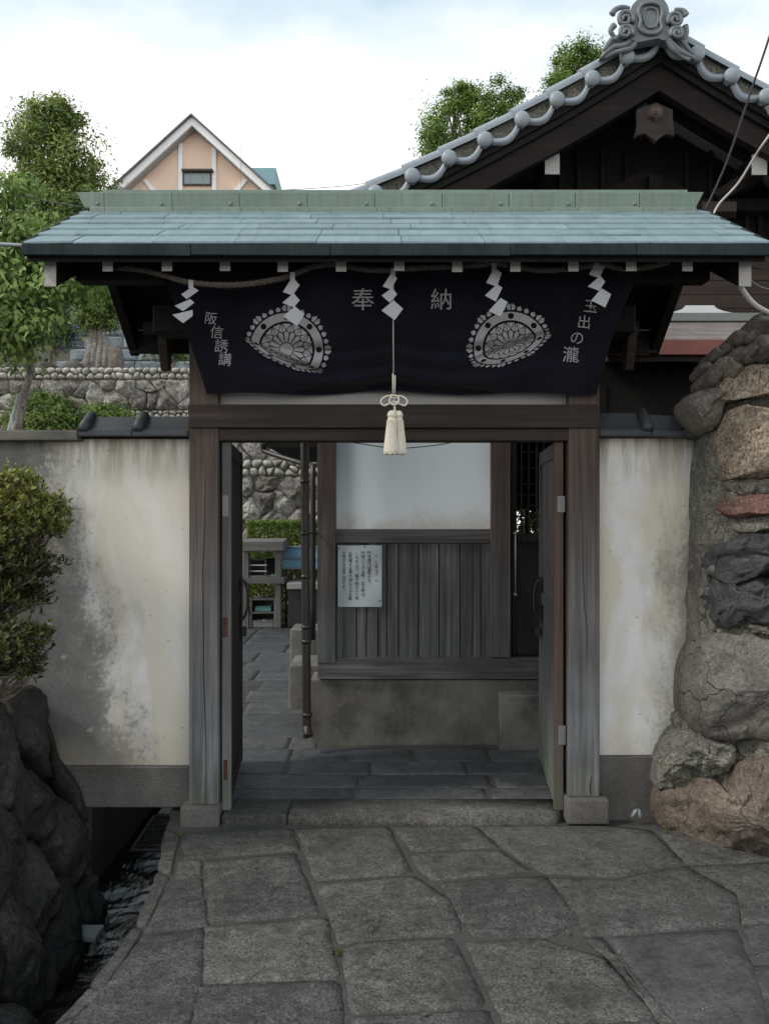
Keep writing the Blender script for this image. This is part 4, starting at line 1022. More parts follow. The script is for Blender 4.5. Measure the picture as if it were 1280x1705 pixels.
for cx_, cy_, rr_, dd in ((1268, 541, 22, .05), (1249, 556, 16, .08), (1233, 563, 15, .1), (1209, 584, 14, .12), (1192, 592, 13, .14), (1183, 600, 11, .16), (1209, 608, 17, .06), (1234, 592, 18, .03), (1252, 588, 17, .0), (1280, 578, 24, -.03), (1192, 626, 17, .08), (1178, 632, 12, .14), (1222, 616, 16, .0), (1176, 612, 11, .18), (1300, 548, 20, .0), (1330, 560, 24, -.03), (1370, 565, 22, -.03), (1320, 600, 22, -.05), (1365, 605, 24, -.05), (1305, 530, 17, .1), (1345, 525, 18, .1)):
    pts = [(cx_ + rr_ * 1.08 * math.cos(t) * rng.uniform(.9, 1.1), cy_ + rr_ * .92 * math.sin(t) * rng.uniform(.9, 1.1)) for t in [math.tau * k / 9 for k in range(9)]]
    boulder(pts, 'cobble_dark', .09, .22, .010, 8, None, 4, 1.9, .03, dd, 'cobble', 1)
box('wall_core', 'lime', 1.75, 4.2, 4.35, 5.0, -.05, 2.3, bw, .02)

# ---- near stone wall along the left side of the channel
sw = thing('channel_wall', 'dark shaded fieldstone wall rising from the channel under the bush', 'stone wall', (-1.6, 3.3, -.4))
def lw(u, v): return Vector((-1.47 - (v + .45) * .30 + .03 * math.sin(u * 2.3), u, v))
stone_field(random.Random(5), .6, 4.43, -.55, .74, .50, .36, lw, Vector((.96, -.12, .28)).normalized(), .013, .10, .12, 'stone', 'wall_shaded', sw, rings=9, amp=.022, freq=4.5, cha=1, kfac=.16, power=6, tilt=.32, rug=True, step=.03)
bm = B(); bx(bm, -2.6, -1.95, .4, 4.43, -.8, .69); hexa(bm, [(-2.2, .4, -.8), (-1.50, .4, -.8), (-1.50, 4.432, -.8), (-2.2, 4.432, -.8), (-2.2, .4, .68), (-1.90, .4, .68), (-1.90, 4.432, .68), (-2.2, 4.432, .68)])
out(bm, 'wall_core', 'soil', sw)
for q in ([(60, 1180), (82, 1200), (95, 1250), (120, 1288), (140, 1330), (150, 1375), (120, 1380), (80, 1300), (55, 1220)],):
    P = resample(chaikin([at(a, b, 4.40) for a, b in q], 1), .04); bm = B(); pillow(bm, P, Vector((.5, -.85, .1)).normalized(), .06, .1, 4, .02, 8, 4); out(bm, 'stone', 'wall_shaded', sw, True)

# ---- grate and bits in the channel
gr = thing('channel_grate', 'expanded metal grate lying over the water channel beneath the left wall', 'grate', (-1.33, 4.7, -.2))
bm = B(); za = -.21
def gp(u, v): return Vector((lerp(-1.50, -1.155, u), 4.98 + v * .50, -.39 + v * .02))
for i in range(13):
    u = i / 12; tube(bm, [gp(max(0, min(1, u + (.5 / 12) * (j % 2))), j / 16) for j in range(17)], .0035, 4)
for j in range(17): tube(bm, [gp(0, j / 16), gp(1, j / 16)], .003, 4)
out(bm, 'mesh', 'iron', gr, kind='stuff')
bm = B()
for a, b in ((gp(0, 0), gp(1, 0)), (gp(1, 0), gp(1, 1)), (gp(1, 1), gp(0, 1)), (gp(0, 1), gp(0, 0))): tube(bm, [a, b], .009, 6)
out(bm, 'frame', 'iron', gr)
box('concrete_lip', 'concrete', -1.49, -1.17, 5.52, 5.64, -.42, -.36, gr, .006)
bm = B(); a = Vector((-1.40, 3.98, -.40)); hexa(bm, [a + Vector(v) for v in ((-.07, -.03, 0), (.05, -.05, 0), (.06, .05, 0), (-.05, .04, 0), (-.06, -.02, .035), (.05, -.05, .03), (.06, .05, .04), (-.05, .04, .045))], .004)
tagged(out(bm, 'broken_slab', 'tile_grey'), 'small pale broken slab stuck at the edge of the channel water', 'slab')

# ================================================================== THE HALL BEHIND
hall = thing('temple_hall', 'dark timber temple hall with a gabled grey tile roof behind the gate', 'hall', (1.0, 6.0, 0))
YH = 5.72
def hb(name, m, px0, px1, py0, py1, Y=YH, dep=.12, par=None, bev=.003, seg=1): return pbox(name, m, px0, px1, py0, py1, Y, dep, par or hall, bev, seg)
bm = B(); a, b = at(517, 1242, YH), at(1500, 1132, YH); bx(bm, a.x, b.x, YH, YH + .3, .0, b.z, .01, 2); out(bm, 'foundation', 'foundation', hall)
hb('sill_beam', 'wood_rail', 529, 1500, 1096, 1131, YH - .03, .18)
hb('post', 'wood_hallpost', 528.5, 559, 560, 1104, YH - .035, .13); hb('post', 'wood_hallpost', 817, 850, 560, 1095, YH - .035, .13)
hb('wall_panel', 'panel_blue', 557, 819, 640, 881, YH + .012, .04, bev=0)
hb('rail', 'wood_rail', 558.5, 817.5, 881, 904, YH - .015, .08)
pk = [560, 594, 610, 629, 644, 663, 697, 731, 766, 787, 800, 817]
for i in range(len(pk) - 1):
    hb('wall_board', 'wood_board', pk[i] + .7, pk[i + 1] - .7, 904.5, 1095, YH + .002 + rng.uniform(0, .009), .02, bev=.002)
hb('backing', 'wood_black', 556, 820, 600, 1096, YH + .055, .03, bev=0)
# side wall, low side roof with its rainwater pipe
sx = at(528.5, 0, YH).x
box('side_wall', 'wood_board', sx + .01, sx + .08, YH + .1, 9.5, .3, 3.3, hall, .003)
box('side_foundation', 'foundation', sx - .02, sx + .09, YH + .31, 9.5, .0, .32, hall, .006)
bm = B(); hexa(bm, [(at(447, 0, 7.2).x, 7.2, 2.17), (sx, 7.2, 2.17), (sx, 9.4, 2.17), (at(447, 0, 7.2).x, 9.4, 2.17), (at(447, 0, 7.2).x - .02, 7.2, 2.22), (sx, 7.2, 2.45), (sx, 9.4, 2.45), (at(447, 0, 7.2).x - .02, 9.4, 2.22)]); out(bm, 'side_roof', 'wood_black', hall)
bm = B(); yq = 7.1; tube(bm, [at(440, 730, yq), at(440, 741, yq), at(440, 747, yq)], [.04, .036, .02], 10)
tube(bm, smooth_path([at(440, 745, yq), at(442, 752, yq), at(498, 770, 6.9), at(516, 775, 6.7), at(521, 782, 6.65), at(521, 800, 6.6), at(521, 1065, 6.6)], 4), .021, 8)
out(bm, 'side_rain_pipe', 'pipe_brown', hall, True)
dp = thing('downpipe', 'tall brown rain downpipe standing in front of the hall corner', 'downpipe', tuple(at(512, 1232, 5.5)))
bm = B(); tube(bm, smooth_path([at(506, 560, 5.5), at(508.5, 900, 5.5), at(511, 1195, 5.5), at(511.5, 1212, 5.49), at(513, 1224, 5.46)], 5), .0285, 14); out(bm, 'pipe', 'pipe_brown', dp, True)
bm = B()
for y_ in (802, 888, 960, 1044, 1068, 1190): 
    x_ = 507 + (y_ - 733) * .0105; tube(bm, [at(x_, y_ - 3, 5.5), at(x_, y_ + 3, 5.5)], .0325, 14); out(bm, 'collar', 'pipe_brown', dp, True); bm = B()
tube(bm, [at(512.6, 1221, 5.468), at(513.2, 1226, 5.455)], .0325, 14); out(bm, 'collar', 'pipe_brown', dp, True)
bm = B(); tube(bm, [at(506, 888, 5.53), at(530, 888, 5.68)], .006, 6); tube(bm, [at(500, 884, 5.47), at(512, 883, 5.468)], .004, 5); out(bm, 'bracket', 'iron', dp)
# lattice door in the next bay
ld = None
hb('door_frame', 'wood_black', 850, 1010, 640, 735, YH + .02, .08)
bm = B(); a, b = at(851, 1090, YH + .03), at(1010, 890, YH + .03); bx(bm, a.x, b.x, YH + .05, YH + .07, a.z, b.z); ld = out(bm, 'lattice_door', 'wood_doordark', hall)
for p0, p1, q0, q1 in ((851, 860, 735, 1090), (930, 940, 735, 1090), (861, 929, 890, 903), (861, 929, 1076, 1090), (941, 1010, 890, 903)): hb('stile', 'wood_doordark', p0, p1, q0, q1, YH + .03, .035, ld)
for px in (868, 880, 893, 905, 917, 950, 962, 975, 990, 1002): hb('lattice_bar', 'wood_doordark', px - 1.3, px + 1.3, 735, 890, YH + .04, .012, ld, .0005)
for py in (752, 779, 806, 824, 842, 860, 877): hb('lattice_bar', 'wood_doordark', 861, 929, py - 1.3, py + 1.3, YH + .053, .01, ld, .0005)
for py in (735, 779, 824, 860): hb('lattice_bar', 'wood_doordark', 941, 1010, py - 1.3, py + 1.3, YH + .053, .01, ld, .0005)
hb('closed_wall', 'wood_black', 1010, 1500, 640, 1096, YH + .03, .06)  # near-black colour stands in for the shade below the eaves
# far inside wall with two openings letting daylight through
yb2 = 9.2
for p0, p1, q0, q1 in ((560, 852, 600, 1100), (898, 1100, 600, 1100), (853, 897, 600, 848), (853, 897, 889, 1100), (874, 879, 849, 888)): pbox('rear_wall', 'wood_black', p0, p1, q0, q1, yb2, .1, hall, 0)
box('inner_floor', 'wood_black', sx + .09, 5.5, YH + .13, 9.2, .45, .5, hall, 0)
box('inner_ceiling', 'wood_black', sx + .09, 5.5, YH + .1, 9.2, 2.50, 2.54, hall, 0)
box('far_side_wall', 'wood_black', 5.5, 5.6, 6.0, 9.4, .3, 3.3, hall, 0)
bm = B(); P = [at(858, 888, 5.62), at(858, 990, 5.62)]; tube(bm, P, .006, 8)
tube(bm, [P[0], P[0] + Vector((.0, .1, 0))], .006, 6); tube(bm, [P[1], P[1] + Vector((0, .1, 0))], .006, 6); ball(bm, P[0], .012, 2); ball(bm, P[1], .012, 2); out(bm, 'grab_rail', 'metal', hall, True)
st = at(832, 1235, 5.58); bm = B(); bx(bm, st.x, 1.9, 5.58, 5.715, .02, at(0, 1157, 5.58).z, .012, 3)
for v in bm.verts: v.co += noise.noise_vector(v.co * 9) * .005
tagged(out(bm, 'step_block', 'foundation', None, True), 'cracked concrete step block at the hall foundation behind the right door', 'step')
for k, (p0, p1, q0, q1, Y_, d_) in enumerate(((481, 520, 1108, 1162, 6.75, .5), (483, 517, 1048, 1098, 7.6, .4))):
    a, b = at(p0, q1, Y_), at(p1, q0, Y_); bm = B(); bx(bm, a.x, b.x + .1, Y_, Y_ + d_, .02, b.z, .015, 3)
    tagged(out(bm, 'kerb_block', 'concrete', None, True), ('grey concrete block on the ground beside the brown downpipe', 'flat concrete block further back beyond the downpipe')[k], 'concrete block')
# notice on the boards
ntc = thing('notice', 'pale blue laminated notice with six columns of handwriting nailed to the hall boards', 'notice', tuple(at(598, 1010, YH - .02)))
bm = B(); g2 = []
def nP(px, py, off=0): 
    return at(px, py, YH - .006 - off - .007 * math.exp(-((px - 625) ** 2 + (py - 985) ** 2) / 500) - .0035 * math.sin((px + py) / 16) - .002)
for i in range(25):
    row = []
    for j in range(33):
        px, py = lerp(562.5, 635.5, i / 24), lerp(908, 1010.5, j / 32); row.append(bm.verts.new(nP(px, py)))
    g2.append(row)
for i in range(24):
    for j in range(32): bm.faces.new((g2[i][j], g2[i + 1][j], g2[i + 1][j + 1], g2[i][j + 1]))
out(bm, 'sheet', 'notice_paper', ntc, True, recalc=False)
bm = B()
for p in ((564.7, 913.5), (607, 910.5), (632.3, 1000.5)): ball(bm, nP(*p), .0055, 2, (1, .5, 1))
out(bm, 'nail', 'iron', ntc, True)
cols = [(626.5, 923, '※　礼儀作法　※', 'ink_red', 47), (614.8, 918, '門を潜れば聖地です。', 'ink', 57), (604.5, 918, '門前にて入る時、出る時は、', 'ink', 81), (594, 919, '一礼をし又、帽子等かぶり物', 'ink', 80), (583.3, 918, 'は脱帽する事が神仏えの礼儀', 'ink', 82), (572.5, 918, 'で有り人の道の作法です。', 'ink', 68)]
for cx_, y0, s_, mm, hh in cols:
    bm = B(); k = len(s_); st_ = hh / k
    for i, ch in enumerate(s_):
        if ch == '　': continue
        me = glyph(ch, 6.6, .006); bt = B(); bt.from_mesh(me); bmesh.ops.triangulate(bt, faces=bt.faces)
        n = len(bt.verts); cxx = sum(v.co.x for v in bt.verts) / max(n, 1); cyy = sum(v.co.y for v in bt.verts) / max(n, 1)
        small = ch in '、。'
        for v in bt.verts:
            v.co = nP(cx_ + v.co.x - cxx + (2 if small else 0), y0 + (i + .5) * st_ - (v.co.y - cyy) - (1.5 if small else 0), .0016)
        t_ = bpy.data.meshes.new('t'); bt.to_mesh(t_); bt.free(); bm.from_mesh(t_); bpy.data.meshes.remove(t_); bpy.data.meshes.remove(me)
    out(bm, 'lettering', mm, ntc, recalc=False)
# thin cable sagging across the doorway
bm = B(); tube(bm, smooth_path([at(530, 731, 5.0), at(575, 735, 5.0), at(650, 746, 5.0), at(690, 745, 5.0), at(740, 739, 5.0), at(770, 731, 5.0), at(800, 720, 5.0)], 5), .003, 5)
tagged(out(bm, 'sagging_cable', 'cable', None, True), 'thin black cable sagging behind the tassel at the top of the doorway', 'cable')

# ---- gable roof
K = 6.1 / F; AX = at(1103, 58, 6.1).x; AZ = at(1103, 58, 6.1).z
def gz(D): return AZ - (.6636 * D - .0519 * D * D)
def gp3(D, s, Y=6.1, off=0.0):
    """point on the verge curve at horizontal distance D, side s, lifted by off perpendicular to the slope"""
    sl = -(.6636 - .1038 * D); n = Vector((-sl * s, 0, 1)).normalized()
    return Vector((AX + s * D, Y, gz(D))) + n * off
DMAX = 3.15
gr_ = None
bm = B()
for s in (-1, 1):
    N = 18; r0 = []; r1 = []; r2 = []; r3 = []
    for i in range(N + 1):
        D = DMAX * i / N
        r0.append(bm.verts.new(gp3(D, s, 6.22, .055))); r1.append(bm.verts.new(gp3(D, s, 11, .055))); r2.append(bm.verts.new(gp3(D, s, 6.22, -.14))); r3.append(bm.verts.new(gp3(D, s, 11, -.14)))
    for i in range(N):
        bm.faces.new((r0[i], r0[i + 1], r1[i + 1], r1[i])); bm.faces.new((r2[i], r2[i + 1], r3[i + 1], r3[i])); bm.faces.new((r0[i], r0[i + 1], r2[i + 1], r2[i]))
    bm.faces.new((r0[N], r1[N], r3[N], r2[N]))
gr_ = out(bm, 'gable_roof', 'tile_grey', hall, True)
Ds = [0.0]; 
for s in (-1, 1):
    D = 0; k = 0
    Dl = [0, .232, .45, .671, .890, 1.124, 1.348, 1.579, 1.81, 2.05, 2.29, 2.53] if s < 0 else [0, .205, .424, .640, .86, 1.08, 1.31, 1.54, 1.77, 2.0, 2.24, 2.48]
    Dl = [q_ * 1.151 for q_ in Dl]
    for k, D in enumerate(Dl):
        if k or s < 0:
            p = gp3(D, s, 6.07, 0); bm = B(); ball(bm, p, .0575 if k else .062, 3, (1, .62, 1)); tube(bm, [p + Vector((0, .01, 0)), p + Vector((0, .26, .0))], .042, 12)
            out(bm, 'verge_cap', 'tile_pale', gr_, True)
        if k + 1 < len(Dl):
            D2 = Dl[k + 1]
            # swag between two caps
            bm = B(); n = 10; rr = []
            for i in range(n + 1):
                t = i / n; d = lerp(D + .03, D2 - .03, t); sag = .052 * math.sin(math.pi * t)
                a = gp3(d, s, 6.09, .004 - sag); b = gp3(d, s, 6.09, -.039 - sag * 1.0 )
                rr.append([bm.verts.new(a + Vector((0, 0, 0))), bm.verts.new(b), bm.verts.new(b + Vector((0, .16, 0))), bm.verts.new(a + Vector((0, .16, 0)))])
            for i in range(n):
                for j in range(4): bm.faces.new((rr[i][j], rr[i][(j + 1) % 4], rr[i + 1][(j + 1) % 4], rr[i + 1][j]))
            bm.faces.new(rr[0]); bm.faces.new(rr[-1])
            out(bm, 'swag_tile', 'tile_pale', gr_, True)
            # cover tile lying up the slope, its lower end lifted over the next
            bm = B(); a = gp3(D + .0, s, 6.17, .071); b = gp3(D2 + .02, s, 6.17, .085)
            n_ = 12; dr = (b - a).normalized(); up = Vector((0, -1, 0)).cross(dr) * (-1 if s < 0 else 1)
            if up.z < 0: up = -up
            ra = [bm.verts.new(a + Vector((0, 1, 0)) * math.cos(th_) * .062 + up * math.sin(th_) * .045) for th_ in [math.pi * i / n_ for i in range(n_ + 1)]]
            rb = [bm.verts.new(b + Vector((0, 1, 0)) * math.cos(th_) * .066 + up * math.sin(th_) * .050) for th_ in [math.pi * i / n_ for i in range(n_ + 1)]]
            for i in range(n_): bm.faces.new((ra[i], ra[i + 1], rb[i + 1], rb[i]))
            fa = bm.verts.new(b + Vector((0, .066, 0)) - up * .02); fb = bm.verts.new(b + Vector((0, -.066, 0)) - up * .02); bm.faces.new(rb + [fb, fa])
            ga = bm.verts.new(a + Vector((0, .062, 0)) - up * .02); gb = bm.verts.new(a + Vector((0, -.062, 0)) - up * .02); bm.faces.new((rb[-1], ra[-1], gb, fb)); bm.faces.new((rb[0], ra[0], ga, fa))
            out(bm, 'cover_tile', 'tile_pale', gr_, False)
# rows of round tiles running down the slope behind the verge
for r in range(12):
    bm = B(); Y_ = 6.42 + r * .27
    for s in (-1, 1): tube(bm, [gp3(DMAX * i / 12, s, Y_, .03) for i in range(13)], .05, 8)
    out(bm, 'tile_row', 'tile_grey', gr_, True)
bm = B(); bx(bm, AX - .11, AX + .11, 6.3, 11, AZ - .02, AZ + .20, .01); tube(bm, [(AX, 6.3, AZ + .22), (AX, 11, AZ + .22)], .075, 12); out(bm, 'main_ridge', 'tile_grey', gr_, True)
# layered board edges and the big bargeboards
def band(name, m, Y0, Y1, o0, o1, tap=1.0, par=hall, Dm=DMAX):
    for s in (-1, 1):
        bm = B(); N = 16; rr = []
        for i in range(N + 1):
            D = Dm * i / N
            a = gp3(D, s, Y0, 0); sl = (.6636 - .1038 * D); cs = 1 / math.sqrt(1 + sl * sl)
            oo1 = lerp(o1, o1 * tap, i / N)
            za, zb2_ = gz(D) + o0 / cs, gz(D) + oo1 / cs; x = AX + s * D
            rr.append([bm.verts.new(q) for q in ((x, Y0, za), (x, Y0, zb2_), (x, Y1, zb2_), (x, Y1, za))])
        for i in range(N):
            for j in range(4): bm.faces.new((rr[i][j], rr[i][(j + 1) % 4], rr[i + 1][(j + 1) % 4], rr[i + 1][j]))
        bm.faces.new(rr[0]); bm.faces.new(rr[-1]); out(bm, name, m, par)
band('tile_bedding', 'lime', 6.15, 6.215, -.03, .062)
band('eave_batten', 'wood_black', 6.125, 6.42, -.052, -.094)
band('edge_board', 'wood_black', 6.152, 6.4, -.097, -.140)
band('bargeboard', 'wood_barge', 6.185, 6.26, -.143, -.30, .88)
band('inner_rafter', 'wood_black', 6.42, 6.5, -.165, -.25)
# pendant under the gable peak
gp_ = [(1060, 182), (1092, 170), (1120, 182), (1120, 205), (1123, 226), (1107, 222), (1099, 227), (1091, 237), (1082, 227), (1074, 221), (1057, 227), (1061, 205)]
bm = B(); prism(bm, [at(a, b, 6.135) for a, b in gp_], Vector((0, 1, 0)), .045, .006); pn = out(bm, 'gable_pendant', 'wood_grey', hall)
pn.data.materials[0] = M['wood_beam']
bm = B()
for rr_, y_, d_ in ((13.5, 6.118, .018), (9, 6.1, .02)):
    prism(bm, [at(1091 + rr_ * math.cos(k * math.pi / 3 + .5), 187 + rr_ * math.sin(k * math.pi / 3 + .5), y_) for k in range(6)], Vector((0, 1, 0)), d_, .002)
tube(bm, [at(1091, 187, 6.102), at(1091, 187, 6.07)], .013, 10); out(bm, 'pendant_boss', 'wood_hallpost', pn)
# gable wall with dim beams, white-ended purlins
bm = B(); P = [(AX - 3, 3.02), (AX - 3, gz(3) - .17), (AX - 1.5, gz(1.5) - .2), (AX, AZ - .2), (AX + 1.5, gz(1.5) - .2), (AX + 3, gz(3) - .17), (AX + 3, 3.02)]
prism(bm, [(a, 6.82, b) for a, b in P], Vector((0, 1, 0)), .06); out(bm, 'gable_wall', 'wood_black', hall)
for p0, p1, q0, q1 in ((860, 1500, 330, 350), (1170, 1225, 346, 362), (1080, 1102, 290, 330)): hb('gable_beam', 'wood_black', p0, p1, q0, q1, 6.65, .14)
for px in (930, 960, 1000, 1040, 1140, 1180, 1240, 1262, 1284, 1306): hb('gable_stud', 'wood_barge', px, px + 7, 250, 420, 6.77, .04)
bm = B(); prism(bm, [at(a, b, 6.73) for a, b in ((985, 325), (1040, 300), (1075, 282), (1110, 300), (1170, 325))], Vector((0, 1, 0)), .06, .004); out(bm, 'frog_leg_strut', 'wood_barge', hall)
for (p0, p1, q0, q1) in ((907, 931, 255, 291), (1251, 1276, 256, 292)):
    q = hb('purlin', 'wood_black', p0, p1, q0, q1, 6.27, .6)
    hb('painted_end', 'end_paint', p0 - .2, p1 + .2, q0 + 1, q1 - 1, 6.266, .003, q, 0)
bm = B(); a = at(1190, 330, 6.4); b = at(1262, 285, 6.4); tube(bm, [a, b], .05, 4); out(bm, 'gable_brace', 'wood_barge', hall)
hb('bracket_arm', 'wood_beam', 1168, 1226, 335, 352, 6.35, .4); 
# board wall above the pent roof
for q0, q1 in ((426, 447), (447.5, 467), (467.5, 490), (490.5, 513), (513.5, 536)): hb('wall_plank', 'wood_plank', 1010, 1600, q0, q1, 6.8 + rng.uniform(-.006, .004), .03)
hb('upper_wall', 'wood_black', 540, 1700, 380, 560, 6.835, .05)
hb('front_wall', 'wood_black', 528, 1500, 560, 640, YH + .04, .05)
bm = B(); zw = at(0, 560, YH).z; hexa(bm, [(sx, YH, zw - .02), (1.40, YH, zw - .02), (1.40, 6.84, 3.10), (sx, 6.84, 3.10), (sx, YH, zw + .04), (1.40, YH, zw + .04), (1.40, 6.84, 3.16), (sx, 6.84, 3.16)]); out(bm, 'wing_roof', 'tile_grey', hall)
orn = [(1062, 527), (1062, 524.5), (1085, 523.5), (1108, 521), (1125, 518), (1136, 514), (1141, 508.5), (1188, 508.5), (1192, 513), (1203, 517.5), (1220, 521), (1245, 523.5), (1268, 524.5), (1268, 527)]
bm = B(); prism(bm, [at(a, b, 6.73) for a, b in orn], Vector((0, 1, 0)), .03); out(bm, 'white_ornament', 'paint_white', hall)
# pent roof
pent = None
bm = B(); hexa(bm, [(1.40, 5.33, 2.64), (4.4, 5.33, 2.64), (4.4, 6.78, 3.02), (1.40, 6.78, 3.02), (1.40, 5.31, 2.695), (4.4, 5.31, 2.695), (4.4, 6.78, 3.14), (1.40, 6.78, 3.14)]); pent = out(bm, 'pent_roof', 'wood_black', hall)
def pz(y): return 2.700 + (y - 5.31) * .306
for r in range(5):
    y0 = 5.30 + r * .29; y1 = min(y0 + .31, 6.78); x = 1.40 - (r % 2) * .2
    while x < 4.4:
        xb = x + .46; bm = B(); xa = max(x, 1.40)
        hexa(bm, [(xa + .001, y0, pz(y0) - .002), (xb - .001, y0, pz(y0) - .002), (xb - .001, y1, pz(y1) - .002), (xa + .001, y1, pz(y1) - .002), (xa + .001, y0, pz(y0) + .012), (xb - .001, y0, pz(y0) + .012), (xb - .001, y1, pz(y1) + .001), (xa + .001, y1, pz(y1) + .001)])
        out(bm, 'copper_sheet', 'pent_metal', pent); x = xb
box('pent_ridge_trim', 'pent_ridge', 1.45, 4.4, 6.66, 6.73, pz(6.7) + .004, pz(6.7) + .07, pent, .004)
box('red_fascia', 'red_metal', 1.395, 4.4, 5.285, 5.325, 2.605, 2.70, pent, .003)
box('fascia_board', 'wood_beam', 1.41, 4.4, 5.33, 5.37, 2.57, 2.603, pent, .003)

# ridge-end tile with a framed shield and scrolls
oe = None
YO = 6.
shp = [(1050, 72), (1046, 55), (1050, 38), (1047, 22), (1052, 8), (1062, -2), (1075, -10), (1083, -13), (1092, -10), (1104, -2), (1112, 10), (1114, 24), (1112, 38), (1116, 55), (1116, 70), (1103, 62), (1083, 66)]
P = chaikin([at(a, b, YO) for a, b in shp], 2, .2); bm = B(); prism(bm, P, Vector((0, 1, 0)), .10, .012); oe = out(bm, 'ridge_end_tile', 'tile_grey', hall, False)
bm = B(); fr = [(1083, 4), (1068, 8), (1062, 20), (1066, 34), (1064, 46), (1072, 54), (1083, 56), (1094, 54), (1101, 46), (1099, 34), (1102, 20), (1097, 8), (1083, 4)]
tube(bm, smooth_path([at(a, b, YO - .012) for a, b in fr], 5), .013, 8)
fr2 = [(1083, 13), (1074, 16), (1071, 26), (1073, 38), (1078, 45), (1083, 46), (1089, 45), (1094, 38), (1095, 26), (1092, 16), (1083, 13)]
tube(bm, smooth_path([at(a, b, YO - .006) for a, b in fr2], 5), .008, 8); out(bm, 'shield_frame', 'tile_grey', oe, True)
def spiral(cx_, cy_, r0, turns, s, Y_, ph=0.0):
    n = 34; return [at(cx_ + s * (r0 * (1 - .82 * i / n)) * math.cos(ph + turns * math.tau * i / n), cy_ + (r0 * (1 - .82 * i / n)) * math.sin(ph + turns * math.tau * i / n), Y_ - .02 * i / n) for i in range(n + 1)]
for (cx_, cy_, r0, s, ph) in ((1040, 31, 14, -1, 2.6), (1041, 53, 12, -1, 2.6), (1124, 33, 13, 1, 2.6), (1127, 55, 11, 1, 2.6)):
    bm = B(); tube(bm, spiral(cx_, cy_, r0, 1.7, s, YO - .01, ph), [.019 - .009 * i / 34 for i in range(35)], 8)
    tube(bm, [at(cx_, cy_, YO + .08), at(cx_, cy_, YO)], r0 * K * .9, 14); out(bm, 'scroll', 'tile_grey', oe, True)
for wv in ([(1056, 48), (1050, 66), (1036, 76), (1022, 78), (1010, 86), (1000, 96)], [(1062, 58), (1052, 78), (1036, 84), (1022, 88), (1006, 96)], [(1050, 40), (1030, 62), (1018, 66), (1010, 76), (1004, 84)], [(1022, 42), (1016, 52), (1024, 64)], [(1018, 24), (1024, 16), (1036, 12), (1048, 14)],
           [(1110, 52), (1116, 70), (1128, 82), (1142, 90), (1156, 98)], [(1106, 58), (1118, 80), (1132, 92), (1148, 100)], [(1116, 44), (1134, 66), (1144, 80), (1152, 90)], [(1140, 44), (1142, 56), (1136, 66)], [(1142, 26), (1136, 18), (1122, 16)]):
    bm = B(); q = smooth_path([at(a, b, YO + .02 + .01 * math.sin(a)) for a, b in wv], 5); n = len(q)
    tube(bm, q, [.024 * (1 - .5 * i / n) for i in range(n)], 8); out(bm, 'wave_fin', 'tile_grey', oe, True)
bm = B(); prism(bm, [at(a, b, YO + .07) for a, b in ((1052, 40), (1022, 62), (998, 97), (1040, 84), (1083, 62), (1120, 80), (1156, 100), (1140, 62), (1112, 40))], Vector((0, 1, 0)), .06); out(bm, 'base_plate', 'tile_grey', oe)

# ================================================================== BACKGROUND: terraces, shelves, plants, house
W1 = thing('retaining_wall', 'tall rough stone retaining wall with a cobble cap seen through the doorway', 'stone wall', (-2, 13, 0))
YA = 13.0
def w1(u, v): return Vector((u, YA, v))
stone_field(random.Random(21), -4.2, -.3, .02, 2.16, .34, .27, w1, Vector((0, -1, 0)), .004, .075, .12, 'stone', 'wall_far', W1, rings=5, amp=.04, freq=4, cha=1, kfac=.08, tilt=.5, power=4, rug=True, step=.06, jit=.48)
stone_field(random.Random(22), -4.2, -.3, 2.17, 2.43, .125, .115, w1, Vector((0, -1, 0)), .008, .05, .06, 'cobble', 'cobble', W1, rings=2, amp=.006, freq=9, cha=2, power=1.9)
box('mortar_bed', 'lime', -60, -.2, YA + .03, YA + .3, 0, 2.40, W1, 0)
W2 = thing('terrace_wall', 'long rubble retaining wall with a pale cobble band on top left of the gate', 'stone wall', (-4, 15, 2.4))
YB = 15.0
def w2(u, v): return Vector((u, YB, v))
stone_field(random.Random(31), -7.6, -2.6, 3.44, 3.97, .33, .24, w2, Vector((0, -1, 0)), .006, .085, .12, 'stone', 'wall_far', W2, rings=4, amp=.035, freq=4, cha=1, kfac=.08, tilt=.5, power=4, rug=True, step=.07, jit=.48)
stone_field(random.Random(32), -7.6, -2.6, 2.42, 3.27, .42, .30, w2, Vector((0, -1, 0)), .006, .085, .12, 'stone', 'wall_far', W2, rings=4, amp=.035, freq=4, cha=1, kfac=.08, tilt=.5, power=4, rug=True, step=.07, jit=.48)
stone_field(random.Random(37), -2.6, .0, 2.42, 3.97, .42, .32, w2, Vector((0, -1, 0)), .006, .085, .12, 'stone', 'wall_far', W2, rings=4, amp=.035, freq=4, cha=1, kfac=.08, tilt=.5, power=4, rug=True, step=.07, jit=.48)
stone_field(random.Random(33), -7.6, -.5, 3.98, 4.20, .13, .105, w2, Vector((0, -1, 0)), .007, .055, .08, 'cobble_cap', 'cobble', W2, True, rings=1, amp=.0, cha=2, power=1.9)
stone_field(random.Random(34), -7.6, -.5, 3.28, 3.43, .12, .07, w2, Vector((0, -1, 0)), .006, .05, .06, 'cobble_band', 'cobble', W2, True, rings=1, amp=.0, cha=2, power=1.9)
box('mortar_bed', 'lime', -60, 60, YB + .035, YB + .33, 2.3, 4.16, W2, 0)
W3 = thing('block_wall', 'blue grey cut block wall standing above the terrace behind the topiary', 'stone wall', (-5, 19, 4.1))
z = 4.2; r = 0
